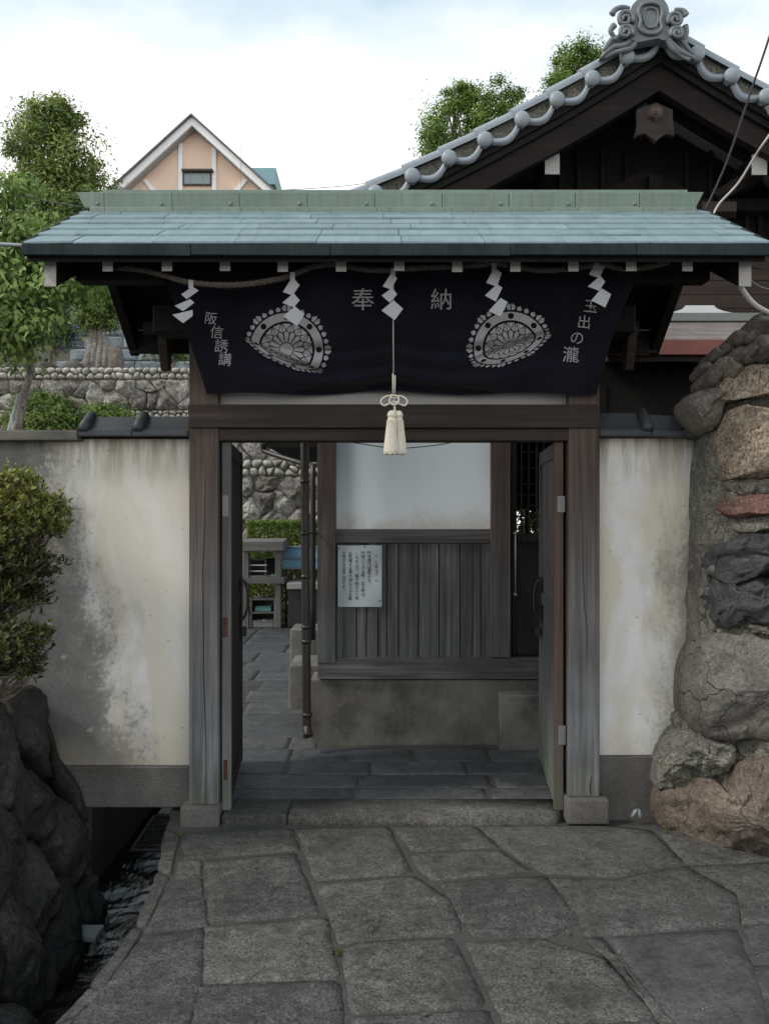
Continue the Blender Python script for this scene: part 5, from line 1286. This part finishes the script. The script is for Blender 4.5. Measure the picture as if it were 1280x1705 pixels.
while z < 6.4:
    x = -7.4 + (r % 2) * .3
    while x < -3.4:
        w_ = rng.uniform(.55, .95); q = [Vector((x, 19, z)), Vector((x + w_ - .02, 19, z)), Vector((x + w_ - .02, 19, z + .26)), Vector((x, 19, z + .26))]
        bm = B(); pillow(bm, resample(q, .25), Vector((0, -1, 0)), .03, .2, 2, .008, 5, rng.random() * 30, 6); out(bm, 'block', 'block_grey', W3, False); x += w_
    z += .28; r += 1
box('mortar_bed', 'lime', -60, -3.4, 19.02, 19.4, 4.1, z, W3, 0)
# dark garden rocks on the upper terrace
for k, (q, lab) in enumerate((([(62, 612), (64, 590), (80, 578), (98, 584), (104, 612)], 'dark rock on the terrace left of the tree stump'), ([(100, 612), (104, 586), (122, 574), (138, 582), (140, 612)], 'dark rock on the terrace touching the pale trunks'), ([(198, 612), (204, 600), (218, 598), (228, 606), (228, 614)], 'low rock on the terrace under the block wall'))):
    P = resample(chaikin([at(a, b + 22, 16.2) for a, b in q], 1), .15); bm = B(); pillow(bm, P, Vector((0, -1, .1)).normalized(), .35, .3, 4, .07, 2, k * 9)
    tagged(out(bm, 'garden_rock', 'boulder_grey', None, True), lab, 'rock')

def tree(name, label, cat, base, crowns, leafm, size, group=None, barkm='bark', tr=.12, aspect=.45, tips=6, seed=1, nm_crown='crown', height=None, split=False):
    g = np.random.default_rng(seed); rg = random.Random(seed)
    t = thing(name, label, cat, tuple(base), group)
    bm = B(); top = Vector(crowns[0][0])
    tube(bm, smooth_path([base, base.lerp(top, .5) + Vector((rg.uniform(-.05, .05) * 3, 0, 0)), top], 6), [tr * (1 - .6 * i / 12) for i in range(13)], 8)
    for c, rad, *_ in crowns:
        c = Vector(c)
        branches(bm, rg, base.lerp(top, .45 + .3 * rg.random()), [c + Vector((rg.uniform(-.7, .7) * rad[0], rg.uniform(-.6, .6) * rad[1], rg.uniform(-.4, .75) * rad[2])) for _ in range(tips)], tr * .4, tr * .08, 5, tr)
    out(bm, 'trunk', barkm, t, True)
    for c, rad, nc, per, cr, sh in crowns:
        P, N_, T = crown(g, c, rad, nc, per, cr, sh)
        leaf_mesh(nm_crown, P, N_, size, leafm, t, g, aspect, T)
    return t
# tall tree far left
tree('tall_tree', 'tall bright green broadleaf tree on the terrace at the far left', 'tree', Vector((-7.9, 20, 4.16)),
     [(tuple(at(88, 265, 20)), (1.05, 1.0, 1.45), 75, 170, .17, .35), (tuple(at(110, 350, 20)), (1.25, 1.1, 1.2), 75, 170, .18, .35), (tuple(at(85, 205, 20)), (.6, .6, .55), 22, 150, .13, .3), (tuple(at(60, 450, 20.5)), (1.7, 1.1, 1.3), 90, 120, .2, .45)], 'leaf_tall', .125, seed=3, tr=.16, aspect=.36)
tree('conifer', 'bushy green conifer rising behind the left slope of the tile roof', 'tree', Vector((1.7, 16, 4.16)),
     [(tuple(at(740, 225, 16)), (.46, .5, .60), 24, 260, .12, .45), (tuple(at(820, 185, 16)), (.58, .5, .52), 30, 260, .12, .45), (tuple(at(765, 160, 16)), (.34, .4, .26), 12, 260, .10, .4), (tuple(at(790, 290, 16)), (1.0, .8, .8), 50, 200, .15, .5)], 'leaf_cypress', .06, 'conifers behind the hall', seed=5, aspect=.5, tr=.14)
tree('conifer', 'smaller green conifer top showing beside the ridge-end tile', 'tree', Vector((3.9, 16, 4.16)),
     [(tuple(at(965, 110, 16)), (.50, .45, .32), 22, 260, .10, .45), (tuple(at(940, 145, 16)), (.42, .45, .34), 18, 260, .11, .4), (tuple(at(1000, 180, 16)), (.9, .8, 1.0), 50, 200, .15, .5), (tuple(at(1160, 150, 16)), (.33, .4, .45), 14, 220, .10, .4)], 'leaf_cypress', .06, 'conifers behind the hall', seed=6, aspect=.5, tr=.14)
# clipped round topiary with its cluster of pale stems
tp = thing('topiary_tree', 'clipped round tree on pale gnarled stems below the gate roof corner', 'tree', (-5.6, 16.5, 4.16))
g = np.random.default_rng(8); P, N_, T = crown(g, at(164, 512, 16.5), (.38, .4, .50), 120, 90, .09, .5); leaf_mesh('crown', P, N_, .065, 'leaf_box', tp, g, .5, T)
bm = B()
for (a, b, c_, r0) in ((140, 152, 150, .10), (152, 158, 160, .085), (166, 168, 168, .10), (180, 176, 172, .09), (147, 150, 166, .07), (190, 180, 172, .05)):
    tube(bm, smooth_path([at(a, 640, 16.5), at(a + (b - a) * .6, 600, 16.4), at(b, 575, 16.45), at(c_, 535, 16.5)], 5), [r0 * (1.25 - .75 * i / 15) for i in range(16)], 8)
for v in bm.verts: v.co += noise.noise_vector(v.co * 6) * .035
out(bm, 'stem', 'bark_pale', tp, True)
bm = B(); tube(bm, [at(194, 640, 16.3), at(194, 605, 16.3), at(192, 578, 16.3)], [.20, .16, .14], 10)
for v in bm.verts: v.co += noise.noise_vector(v.co * 7) * .05
tagged(out(bm, 'tree_stump', 'bark', None, True), 'reddish broken tree stump right of the topiary stems', 'stump')
tree('garden_pine', 'loose grey green pine on the terrace left of the topiary', 'tree', Vector((-6.6, 16.8, 4.16)), [(tuple(at(98, 545, 16.8)), (.45, .4, .42), 60, 80, .12, .3), (tuple(at(75, 500, 17)), (.5, .4, .4), 50, 80, .13, .3)], 'leaf_pine', .09, seed=14, tr=.05, aspect=.16)
tree('garden_tree', 'small leafy tree glimpsed between gate bracket and left post', 'tree', Vector((-4.4, 16.8, 4.16)), [(tuple(at(285, 570, 16.8)), (.5, .4, .35), 40, 60, .12, .3)], 'leaf_box', .08, seed=15, tr=.05, barkm='bark_pale')
# clipped shrubs on the lower terrace
def shrub(label, c, rad, nc, size, seed, leafm='leaf_box', name='clipped_shrub'):
    g = np.random.default_rng(seed); rg = random.Random(seed); t = thing(name, label, 'shrub', (c[0], c[1], c[2] - rad[2]))
    P, N_, T = crown(g, c, rad, nc, 80, .09, .75, zmin=c[2] - rad[2]); leaf_mesh('foliage', P, N_, size, leafm, t, g, .5, T)
    bm = B(); branches(bm, rg, (c[0], c[1], c[2] - rad[2] - .02), [Vector(c) + Vector((rg.uniform(-.6, .6) * rad[0], rg.uniform(-.6, .6) * rad[1], rg.uniform(-.2, .5) * rad[2])) for _ in range(9)], .03, .006, 5, .05)
    out(bm, 'stem', 'bark', t, True)
shrub('dense rounded clipped shrub above the left wall coping', (-5.65, 14, 2.98), (.58, .5, .58), 260, .06, 40)
shrub('small low shrub just behind the coping tiles', (-4.72, 14.3, 3.02), (.46, .4, .40), 120, .06, 41, 'leaf_hedge')
# the cherry with drooping leafy branches at the left edge, propped by a pole
ch_ = thing('cherry_tree', 'leafy cherry tree leaning in at the left edge with a grey crooked trunk', 'tree', (-5.6, 10, .02))
bm = B(); tube(bm, smooth_path([Vector((-5.2, 10, .02)), at(-30, 900, 10), at(22, 745, 10), at(38, 670, 10), at(52, 610, 10), at(40, 540, 10.1), at(0, 470, 10.2), at(-60, 380, 10.4)], 5), [.075 - .0014 * i for i in range(36)], 8)
tipz = [(120, 420), (100, 470), (70, 520), (40, 330), (90, 380), (20, 560), (130, 500), (-20, 300), (60, 300), (0, 600)]
branches(bm, rng, at(40, 545, 10.1), [at(a, b, 9.2 + rng.random()) for a, b in tipz], .035, .006, 5, .15)
for v in bm.verts: v.co += noise.noise_vector(v.co * 7) * .015
out(bm, 'trunk', 'bark_pale', ch_, True)
g = np.random.default_rng(77); Pl, Nl, Tl = [], [], []
for (a, b, ra, rb, n_) in ((10, 360, 70, 55, 40), (60, 400, 75, 45, 45), (20, 440, 90, 50, 55), (95, 440, 55, 40, 30), (30, 500, 90, 45, 55), (110, 480, 45, 25, 18), (0, 560, 60, 45, 35), (60, 545, 50, 20, 12), (-60, 480, 90, 130, 60), (15, 310, 40, 20, 12), (165, 470, 30, 14, 5)):
    P, N_, T = crown(g, at(a, b, 9.6), (ra * 9.6 / F, .55, rb * 9.6 / F), n_, 26, .13, .1, .5); Pl.append(P); Nl.append(N_); Tl.append(T)
leaf_mesh('crown', np.concatenate(Pl), np.concatenate(Nl), .095, 'leaf_cherry', ch_, g, .52, np.concatenate(Tl), droop=.7)
for k, (a, b) in enumerate((((12, 735), (34, 655)), ((24, 735), (22, 690)))):
    bm = B(); tube(bm, [at(a[0], 1075, 10 - .2 * k), at(a[0], a[1], 10), at(b[0], b[1], 10)], .035, 8)
    tagged(out(bm, 'support_pole', 'pipe_grey', None, True), ('slanting pale pole propping up the cherry trunk', 'short upright pale pole beside the slanting prop')[k], 'pole')
shrub('dark shrub outside glimpsed through the hall lattice', (2.45, 10.2, 1.2), (.9, .4, .95), 200, .10, 44, 'leaf_box', 'garden_shrub')
# hedge beyond the courtyard
hd = thing('hedge', 'square clipped hedge with bright green top beyond the courtyard', 'hedge', (-1.3, 12.3, .04))
g = np.random.default_rng(50); N0 = 30000; x0, x1, y0, y1, z0, z1 = -1.97, .3, 12.05, 12.7, .1, 1.48
P = g.uniform((x0, y0, z0), (x1, y1, z1), (N0, 3)); fsel = g.random(N0)
m_ = fsel < .55; P[m_, 1] = y0 + np.abs(g.normal(size=m_.sum())) * .04; m2 = (fsel >= .55) & (fsel < .85); P[m2, 2] = z1 - np.abs(g.normal(size=m2.sum())) * .03; m3 = (fsel >= .85) & (fsel < .93); P[m3, 0] = x0 + np.abs(g.normal(size=m3.sum())) * .03
N_ = g.normal(size=(N0, 3)) * .5; N_[:, 2] += .6; N_[:, 1] -= .5
leaf_mesh('foliage', P, N_, .042, 'leaf_hedge', hd, g, .55, np.clip(g.normal(.5, .25, N0) , 0, 1))
bm = B()
for i in range(26): tube(bm, [(lerp(x0 + .05, x1, i / 25), 12.35, .02), (lerp(x0, x1, i / 25) + rng.uniform(-.08, .08), 12.3, 1.3)], .012, 5)
out(bm, 'stem', 'bark', hd)
# wooden stand with shelf
sd_ = thing('shelf_stand', 'weathered wooden stand with a flat top beam and a middle shelf in the courtyard', 'stand', tuple(at(436, 1045, 11.46)))
YS = 11.4
def sb(name, m, a, b, c_, d, Y, dep, par, bev=.006, seg=1): return pbox(name, m, a, b, c_, d, Y, dep, par, bev, seg)
sb('post', 'wood_grey', 404, 414, 918, 1046, YS, .09, sd_); sb('post', 'wood_grey', 458, 468, 918, 1046, YS, .09, sd_)
sb('post', 'wood_grey', 405, 414, 918, 1040, YS + .35, .09, sd_); sb('post', 'wood_grey', 458, 467, 918, 1040, YS + .35, .09, sd_)
bm = B(); a, b = at(402, 918, YS - .06), at(472, 902, YS - .06); hexa(bm, [(a.x, YS - .06, a.z), (b.x, YS - .06, a.z), (b.x, YS + .5, a.z), (a.x, YS + .5, a.z), (a.x + .01, YS - .05, b.z), (b.x - .005, YS - .05, b.z), (b.x - .01, YS + .48, b.z + .03), (a.x + .01, YS + .48, b.z + .03)], .006); out(bm, 'top_beam', 'wood_greyx', sd_)
sb('shelf', 'wood_greyx', 401, 473, 962, 972, YS - .03, .48, sd_)
sb('back_board', 'wood_black', 414, 458, 930, 962, YS + .40, .02, sd_)
rk = thing('wire_rack', 'small metal rack with two white bars standing on the stand shelf', 'rack', tuple(at(430, 962, YS + .1)))
bm = B()
for px in (417, 442): tube(bm, [at(px, 961.5, YS + .1), at(px, 932, YS + .1)], .008, 6)
tube(bm, [at(417, 932, YS + .1), at(442, 932, YS + .1)], .007, 6); out(bm, 'frame', 'metal', rk)
for q in (941, 951): sb('bar', 'paint_white', 415, 444, q - 1, q + 1, YS + .08, .02, rk, .002)
bm = B(); tube(bm, [at(455, 961.8, YS + .12), at(455, 956, YS + .12)], [.028, .032], 12); tagged(out(bm, 'cup', 'teal_plastic', None, True), 'small green cup on the right end of the stand shelf', 'cup')
cb = thing('low_shelf', 'small open wooden shelf unit on the ground under the stand', 'shelf', tuple(at(438, 1045, YS + .05)))
for a, b, c_, d in ((417.5, 419.5, 996, 1045), (456, 458, 996, 1045)): sb('side', 'wood_grey', a, b, c_, d, YS + .02, .3, cb, .002)
for c_, d in ((996, 999.5), (1019, 1022)): sb('board', 'wood_greyx', 419.7, 455.8, c_, d, YS + .02, .3, cb, .002)
sb('back_panel', 'wood_grey', 419.7, 455.8, 999.5, 1044, YS + .31, .01, cb, 0)
def basket(name, label, m, p0, p1, q0, q1, Y, cat):
    a, b = at(p0, q1, Y), at(p1, q0, Y); bm = B(); t = .006; f = .012
    hexa(bm, [(a.x + f, Y + f, a.z), (b.x - f, Y + f, a.z), (b.x - f, Y + .2 - f, a.z), (a.x + f, Y + .2 - f, a.z), (a.x, Y, b.z), (b.x, Y, b.z), (b.x, Y + .2, b.z), (a.x, Y + .2, b.z)])
    tf = max(bm.faces, key=lambda f_: f_.calc_center_median().z); r_ = bmesh.ops.inset_individual(bm, faces=[tf], thickness=t); bmesh.ops.translate(bm, verts=tf.verts, vec=(0, 0, -(b.z - a.z) * .8))
    tube(bm, [(a.x, Y - .002, b.z), (b.x, Y - .002, b.z)], .005, 5)
    n = int((b.x - a.x) / .03)
    for i in range(1, n): x = lerp(a.x, b.x, i / n); tube(bm, [(x, Y - .001, b.z), (x, Y + f - .003, a.z)], .003, 4)
    tagged(out(bm, name, m), label, cat)
basket('basket', 'turquoise plastic basket on the low shelf board', 'teal_plastic', 425, 451, 1010.5, 1018.8, YS + .06, 'basket')
basket('tray', 'grey plastic tub standing on the ground under the low shelf', 'grey_plastic', 421, 455, 1034, 1046, YS + .02, 'tub')
bm = B(); P = resample(chaikin([at(a, b, YS + .10) for a, b in ((436, 1035), (438, 1031), (442, 1032), (445, 1035))], 1), .02); pillow(bm, P, Vector((0, -1, 0)), .03, .02, 2, .005, 20, 1); tagged(out(bm, 'crumpled_paper', 'paint_white', None, True), 'crumpled white paper in the grey tub', 'paper')
# blue panelled case on the hedge line and the steel counter below it
bc = thing('display_case', 'light blue glazed case with grey frame standing before the hedge', 'display case', tuple(at(500, 1040, 11.7)))
YC = 11.7
for a, b, c_, d in ((471.5, 560, 912, 929), (471.5, 560, 931.5, 944.5)): sb('blue_panel', 'blue_panel', a, b, c_, d, YC, .03, bc, .002)
for c_, d in ((909.5, 912), (929, 931.5), (944.5, 948)): sb('frame_rail', 'pipe_grey', 470.5, 560, c_, d, YC - .02, .12, bc, .003)
bm = B()
for px in (474, 555): bx(bm, at(px, 0, YC).x, at(px + 3, 0, YC).x, YC + .05, YC + .09, .04, at(0, 944, YC).z)
out(bm, 'leg', 'iron', bc)
ct = thing('washing_counter', 'dark counter with a pale worktop below the blue case', 'counter', tuple(at(505, 1045, 11.4)))
sb('worktop', 'end_paint', 477.5, 560, 971, 981, 11.35, .5, ct, .004); sb('body', 'pipe_brown', 480, 560, 981, 1044, 11.40, .4, ct, .004).data.materials.__setitem__(0, M['tile_dark'])

# house on the hill
hs = thing('house', 'peach house gable with white timber trim far up the slope', 'house', tuple(at(325, 420, 46)))
YQ = 45.0; ap = at(325, 213, YQ); sl = 114 / 128.0
def hz(px): return at(px, 213 + abs(px - 325) * .91, YQ)
W_ = 150
bm = B(); pts = [hz(325 - W_), hz(325), hz(325 + W_)]
base = 4.2; poly = [Vector((pts[0].x, YQ, base)), pts[0], pts[1], pts[2], Vector((pts[2].x, YQ, base))]
prism(bm, poly, Vector((0, 1, 0)), 9); out(bm, 'wall', 'peach', hs)
for s in (-1, 1):
    def rq(dpx, dpy): return at(325 + s * dpx, 204 + dpy + dpx * .91, YQ)
    e = W_ + 22
    bm = B(); q = [rq(0, 1), rq(e, 1), rq(e, 15), rq(0, 15)]
    prism(bm, [p + Vector((0, -.75, 0)) for p in q], Vector((0, 1, 0)), .15); out(bm, 'bargeboard', 'paint_white', hs)
    bm = B(); q = [rq(0, -2), rq(e, -2), rq(e, .8), rq(0, .8)]; prism(bm, [p + Vector((0, -.95, 0)) for p in q], Vector((0, 1, 0)), 10.2); out(bm, 'roof', 'house_roof', hs)
    bm = B(); q = [rq(0, 15.2), rq(e, 15.2), rq(e, 3), rq(0, 3)]; prism(bm, [p + Vector((0, -.58, 0)) for p in q], Vector((0, 1, 0)), .55); out(bm, 'soffit', 'panel_grey', hs)
hsb = lambda n, m, a, b, c_, d, Y=YQ - .12, dep=.12, par=hs: sb(n, m, a, b, c_, d, Y, dep, par, .01)
hsb('batten', 'paint_white', 297, 304, 238, 460); hsb('batten', 'paint_white', 353, 360, 238, 460)
for (q) in ([(238, 300), (244, 297), (268, 326), (262, 330)], [(412, 300), (406, 297), (382, 326), (388, 330)]):
    bm = B(); prism(bm, [at(a, b, YQ - .11) for a, b in q], Vector((0, 1, 0)), .10); out(bm, 'batten', 'paint_white', hs)
wn = hsb('window', 'brown_frame', 304.5, 352.5, 282.5, 308, YQ - .16, .15)
hsb('window_hood', 'brown_frame', 302, 354, 280.5, 283.5, YQ - .45, .44, wn)
hsb('pane', 'glass', 319.5, 338, 288, 306, YQ - .19, .025, wn); hsb('pane', 'glass', 307, 318, 288, 306, YQ - .185, .02, wn); hsb('pane', 'glass', 339.5, 350, 288, 306, YQ - .185, .02, wn)
hsb('glazing_bar', 'end_paint', 318, 319.4, 287, 307, YQ - .21, .05, wn); hsb('glazing_bar', 'end_paint', 338.1, 339.4, 287, 307, YQ - .21, .05, wn)
h2 = thing('house', 'blue green slate roof corner of a house behind the peach gable', 'house', tuple(at(438, 420, 49)))
YD = 48.0; bm = B(); a, b = at(405, 330, YD), at(455, 300, YD); c2 = at(0, 279, YD + 2)
hexa(bm, [(a.x, YD, 4.2), (b.x, YD, 4.2), (b.x, YD + 5, 4.2), (a.x, YD + 5, 4.2), (a.x, YD, b.z - .3), (b.x, YD, b.z - .3), (b.x, YD + 5, b.z - .3), (a.x, YD + 5, b.z - .3)]); out(bm, 'wall', 'panel_grey', h2)
bm = B(); hexa(bm, [(a.x - .2, YD - .3, b.z - .35), (b.x + .15, YD - .3, b.z - .35), (b.x + .15, YD + 5, b.z - .35), (a.x - .2, YD + 5, b.z - .35), (a.x - .2, YD + .8, at(0, 279, YD + .8).z), (b.x + .05, YD + .8, at(0, 279, YD + .8).z), (b.x, YD + 4, at(0, 279, YD + .8).z), (a.x - .2, YD + 4, at(0, 279, YD + .8).z)], .02); out(bm, 'roof', 'teal_roof', h2)
# aerial poles
for lab, px, q0, q1, Y_ in (('thin aerial mast beside the peach house gable', 401.5, 242, 300, 44), ('lone thin mast on the horizon above the middle of the gate roof', 643, 238, 330, 60)):
    bm = B(); tube(bm, [Vector((at(px, 0, Y_).x, Y_, 4.2)), at(px, q0, Y_)], .012, 5); tagged(out(bm, 'aerial_mast', 'pipe_grey'), lab, 'mast')
# cables and conduits near the gate
def cable(label, pts, r, m, name='cable', cat='cable', seg=7):
    bm = B(); tube(bm, smooth_path([at(*p) for p in pts], 6), r, seg); return tagged(out(bm, name, m, None, True), label, cat)
cable('thick dark cable rising steeply from behind the gate ridge at the right edge', [(1168, 358, 4.75), (1185, 325, 4.75), (1212, 262, 4.7), (1250, 150, 4.6), (1282, 55, 4.5), (1330, -110, 4.4)], .0062, 'cable')
cable('pale cable curving up right from the gate roof end', [(1184, 364, 4.75), (1196, 340, 4.75), (1228, 305, 4.7), (1255, 262, 4.6), (1282, 222, 4.5), (1400, 60, 4.4)], .0062, 'pvc')
cable('white bent conduit pipe running from the right bargeboard to the boulder wall', [(1228, 470, 3.9), (1236, 484, 3.92), (1250, 502, 3.95), (1266, 514, 3.97), (1290, 524, 4.0), (1330, 532, 4.0), (1380, 560, 4.0)], .0125, 'pvc', 'conduit', 'conduit', 10)
cable('thin black cable above its twin right of the gate bargeboard', [(1246, 440, 4.0), (1262, 446, 4.0), (1290, 450, 4.0), (1400, 470, 3.9)], .003, 'cable')
cable('thin grey cable, lowest of those right of the gate bargeboard', [(1244, 462, 4.0), (1262, 476, 4.0), (1290, 484, 4.0), (1400, 510, 3.9)], .003, 'pipe_grey')
cable('grey conduit pipe reaching the left end of the gate roof', [(-300, 402, 3.9), (-60, 405, 3.9), (44, 409, 3.85)], .0095, 'pipe_grey', 'conduit', 'conduit', 10)
cable('faint wire crossing the sky behind the gate ridge', [(455, 317, 20), (530, 313, 20), (610, 305, 20), (760, 280, 20)], .008, 'cable')
cable('black wire at the left end of the gate ridge', [(25, 323, 5.0), (80, 335, 5.0), (140, 345, 4.7)], .003, 'cable')

# ---- near azalea bush over the left stone wall
az_ = thing('azalea_bush', 'azalea bush with yellow green tips spilling over the dark stone wall', 'bush', (-2.0, 4.0, .7))
g = np.random.default_rng(90); rg = random.Random(9); bm = B()
PP, NN, TT = [], [], []
def lobe(px, py, rx, ry, Y_, ry_d, n, lo, hi):
    c = np.array(at(px, py, Y_)); rad = np.array((rx * Y_ / F, ry_d, ry * Y_ / F))
    u = g.normal(size=(n, 3)); u /= np.linalg.norm(u, axis=1)[:, None]; u[:, 2] = np.where(u[:, 2] < -.3, -u[:, 2] * .6, u[:, 2]); r = (.62 + .52 * g.random(n) ** 1.6)
    tips = c + u * rad * r[:, None]
    for k in range(n):
        ax = u[k] * .6 + np.array((0, -.15, .75)) + g.normal(size=3) * .25; ax /= np.linalg.norm(ax)
        m_ = 7; base = tips[k] - ax[None] * g.uniform(0, .035, (m_, 1))
        dn = g.normal(size=(m_, 3)); dn -= ax * (dn @ ax)[:, None]; dn /= np.linalg.norm(dn, axis=1)[:, None]
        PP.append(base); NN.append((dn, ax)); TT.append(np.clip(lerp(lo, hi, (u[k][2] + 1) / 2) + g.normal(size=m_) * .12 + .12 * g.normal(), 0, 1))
    return tips
allt = []
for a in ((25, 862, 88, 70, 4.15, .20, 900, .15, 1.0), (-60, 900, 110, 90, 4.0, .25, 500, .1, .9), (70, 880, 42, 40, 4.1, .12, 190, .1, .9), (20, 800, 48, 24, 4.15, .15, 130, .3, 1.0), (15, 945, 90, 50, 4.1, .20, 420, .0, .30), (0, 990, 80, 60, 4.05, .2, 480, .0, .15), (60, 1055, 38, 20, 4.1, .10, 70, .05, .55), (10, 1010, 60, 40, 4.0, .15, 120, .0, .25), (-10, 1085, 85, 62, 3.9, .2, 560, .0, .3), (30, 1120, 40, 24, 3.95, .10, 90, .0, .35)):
    allt.append(lobe(*a))
V = []; T = []
for base, (dn, ax), tt in zip(PP, NN, TT):
    m_ = len(base); d = dn * .75 + ax * .65; d /= np.linalg.norm(d, axis=1)[:, None]; s = np.cross(d, ax); s /= np.linalg.norm(s, axis=1)[:, None] + 1e-9
    L_ = g.uniform(.020, .038, (m_, 1)); Wd = L_ * .36
    V.append(np.stack([base, base + d * L_ * .55 + s * Wd * .5, base + d * L_, base + d * L_ * .55 - s * Wd * .5], 1)); T.append(tt)
V = np.concatenate(V).reshape(-1, 3).astype('f'); T = np.concatenate(T); N0 = len(T); idx = np.arange(N0) * 4
me = bpy.data.meshes.new('foliage'); me.vertices.add(N0 * 4); me.vertices.foreach_set('co', V.ravel())
F_ = np.stack([idx, idx + 1, idx + 2, idx, idx + 2, idx + 3], 1).reshape(-1); me.loops.add(N0 * 6); me.loops.foreach_set('vertex_index', F_.astype('i'))
me.polygons.add(N0 * 2); me.polygons.foreach_set('loop_start', (np.arange(N0 * 2) * 3).astype('i')); me.update(calc_edges=True)
me.attributes.new('tint', 'FLOAT', 'POINT').data.foreach_set('value', np.repeat(T, 4).astype('f'))
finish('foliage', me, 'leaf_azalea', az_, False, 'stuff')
for tips in allt:
    c = tips.mean(0); sel = tips[::7]; root = Vector(c.tolist()) + Vector((-.12, .03, -.16))
    for t_ in sel:
        t_ = Vector(t_.tolist()); P = smooth_path([root, root.lerp(t_, .5) + Vector([rg.uniform(-.06, .06) for _ in range(3)]), t_], 4); n = len(P)
        tube(bm, P, [.008 * (1 - .85 * i / n) for i in range(n)], 4)
out(bm, 'twigs', 'bark', az_, True, 'stuff')

bpy.context.view_layer.update()
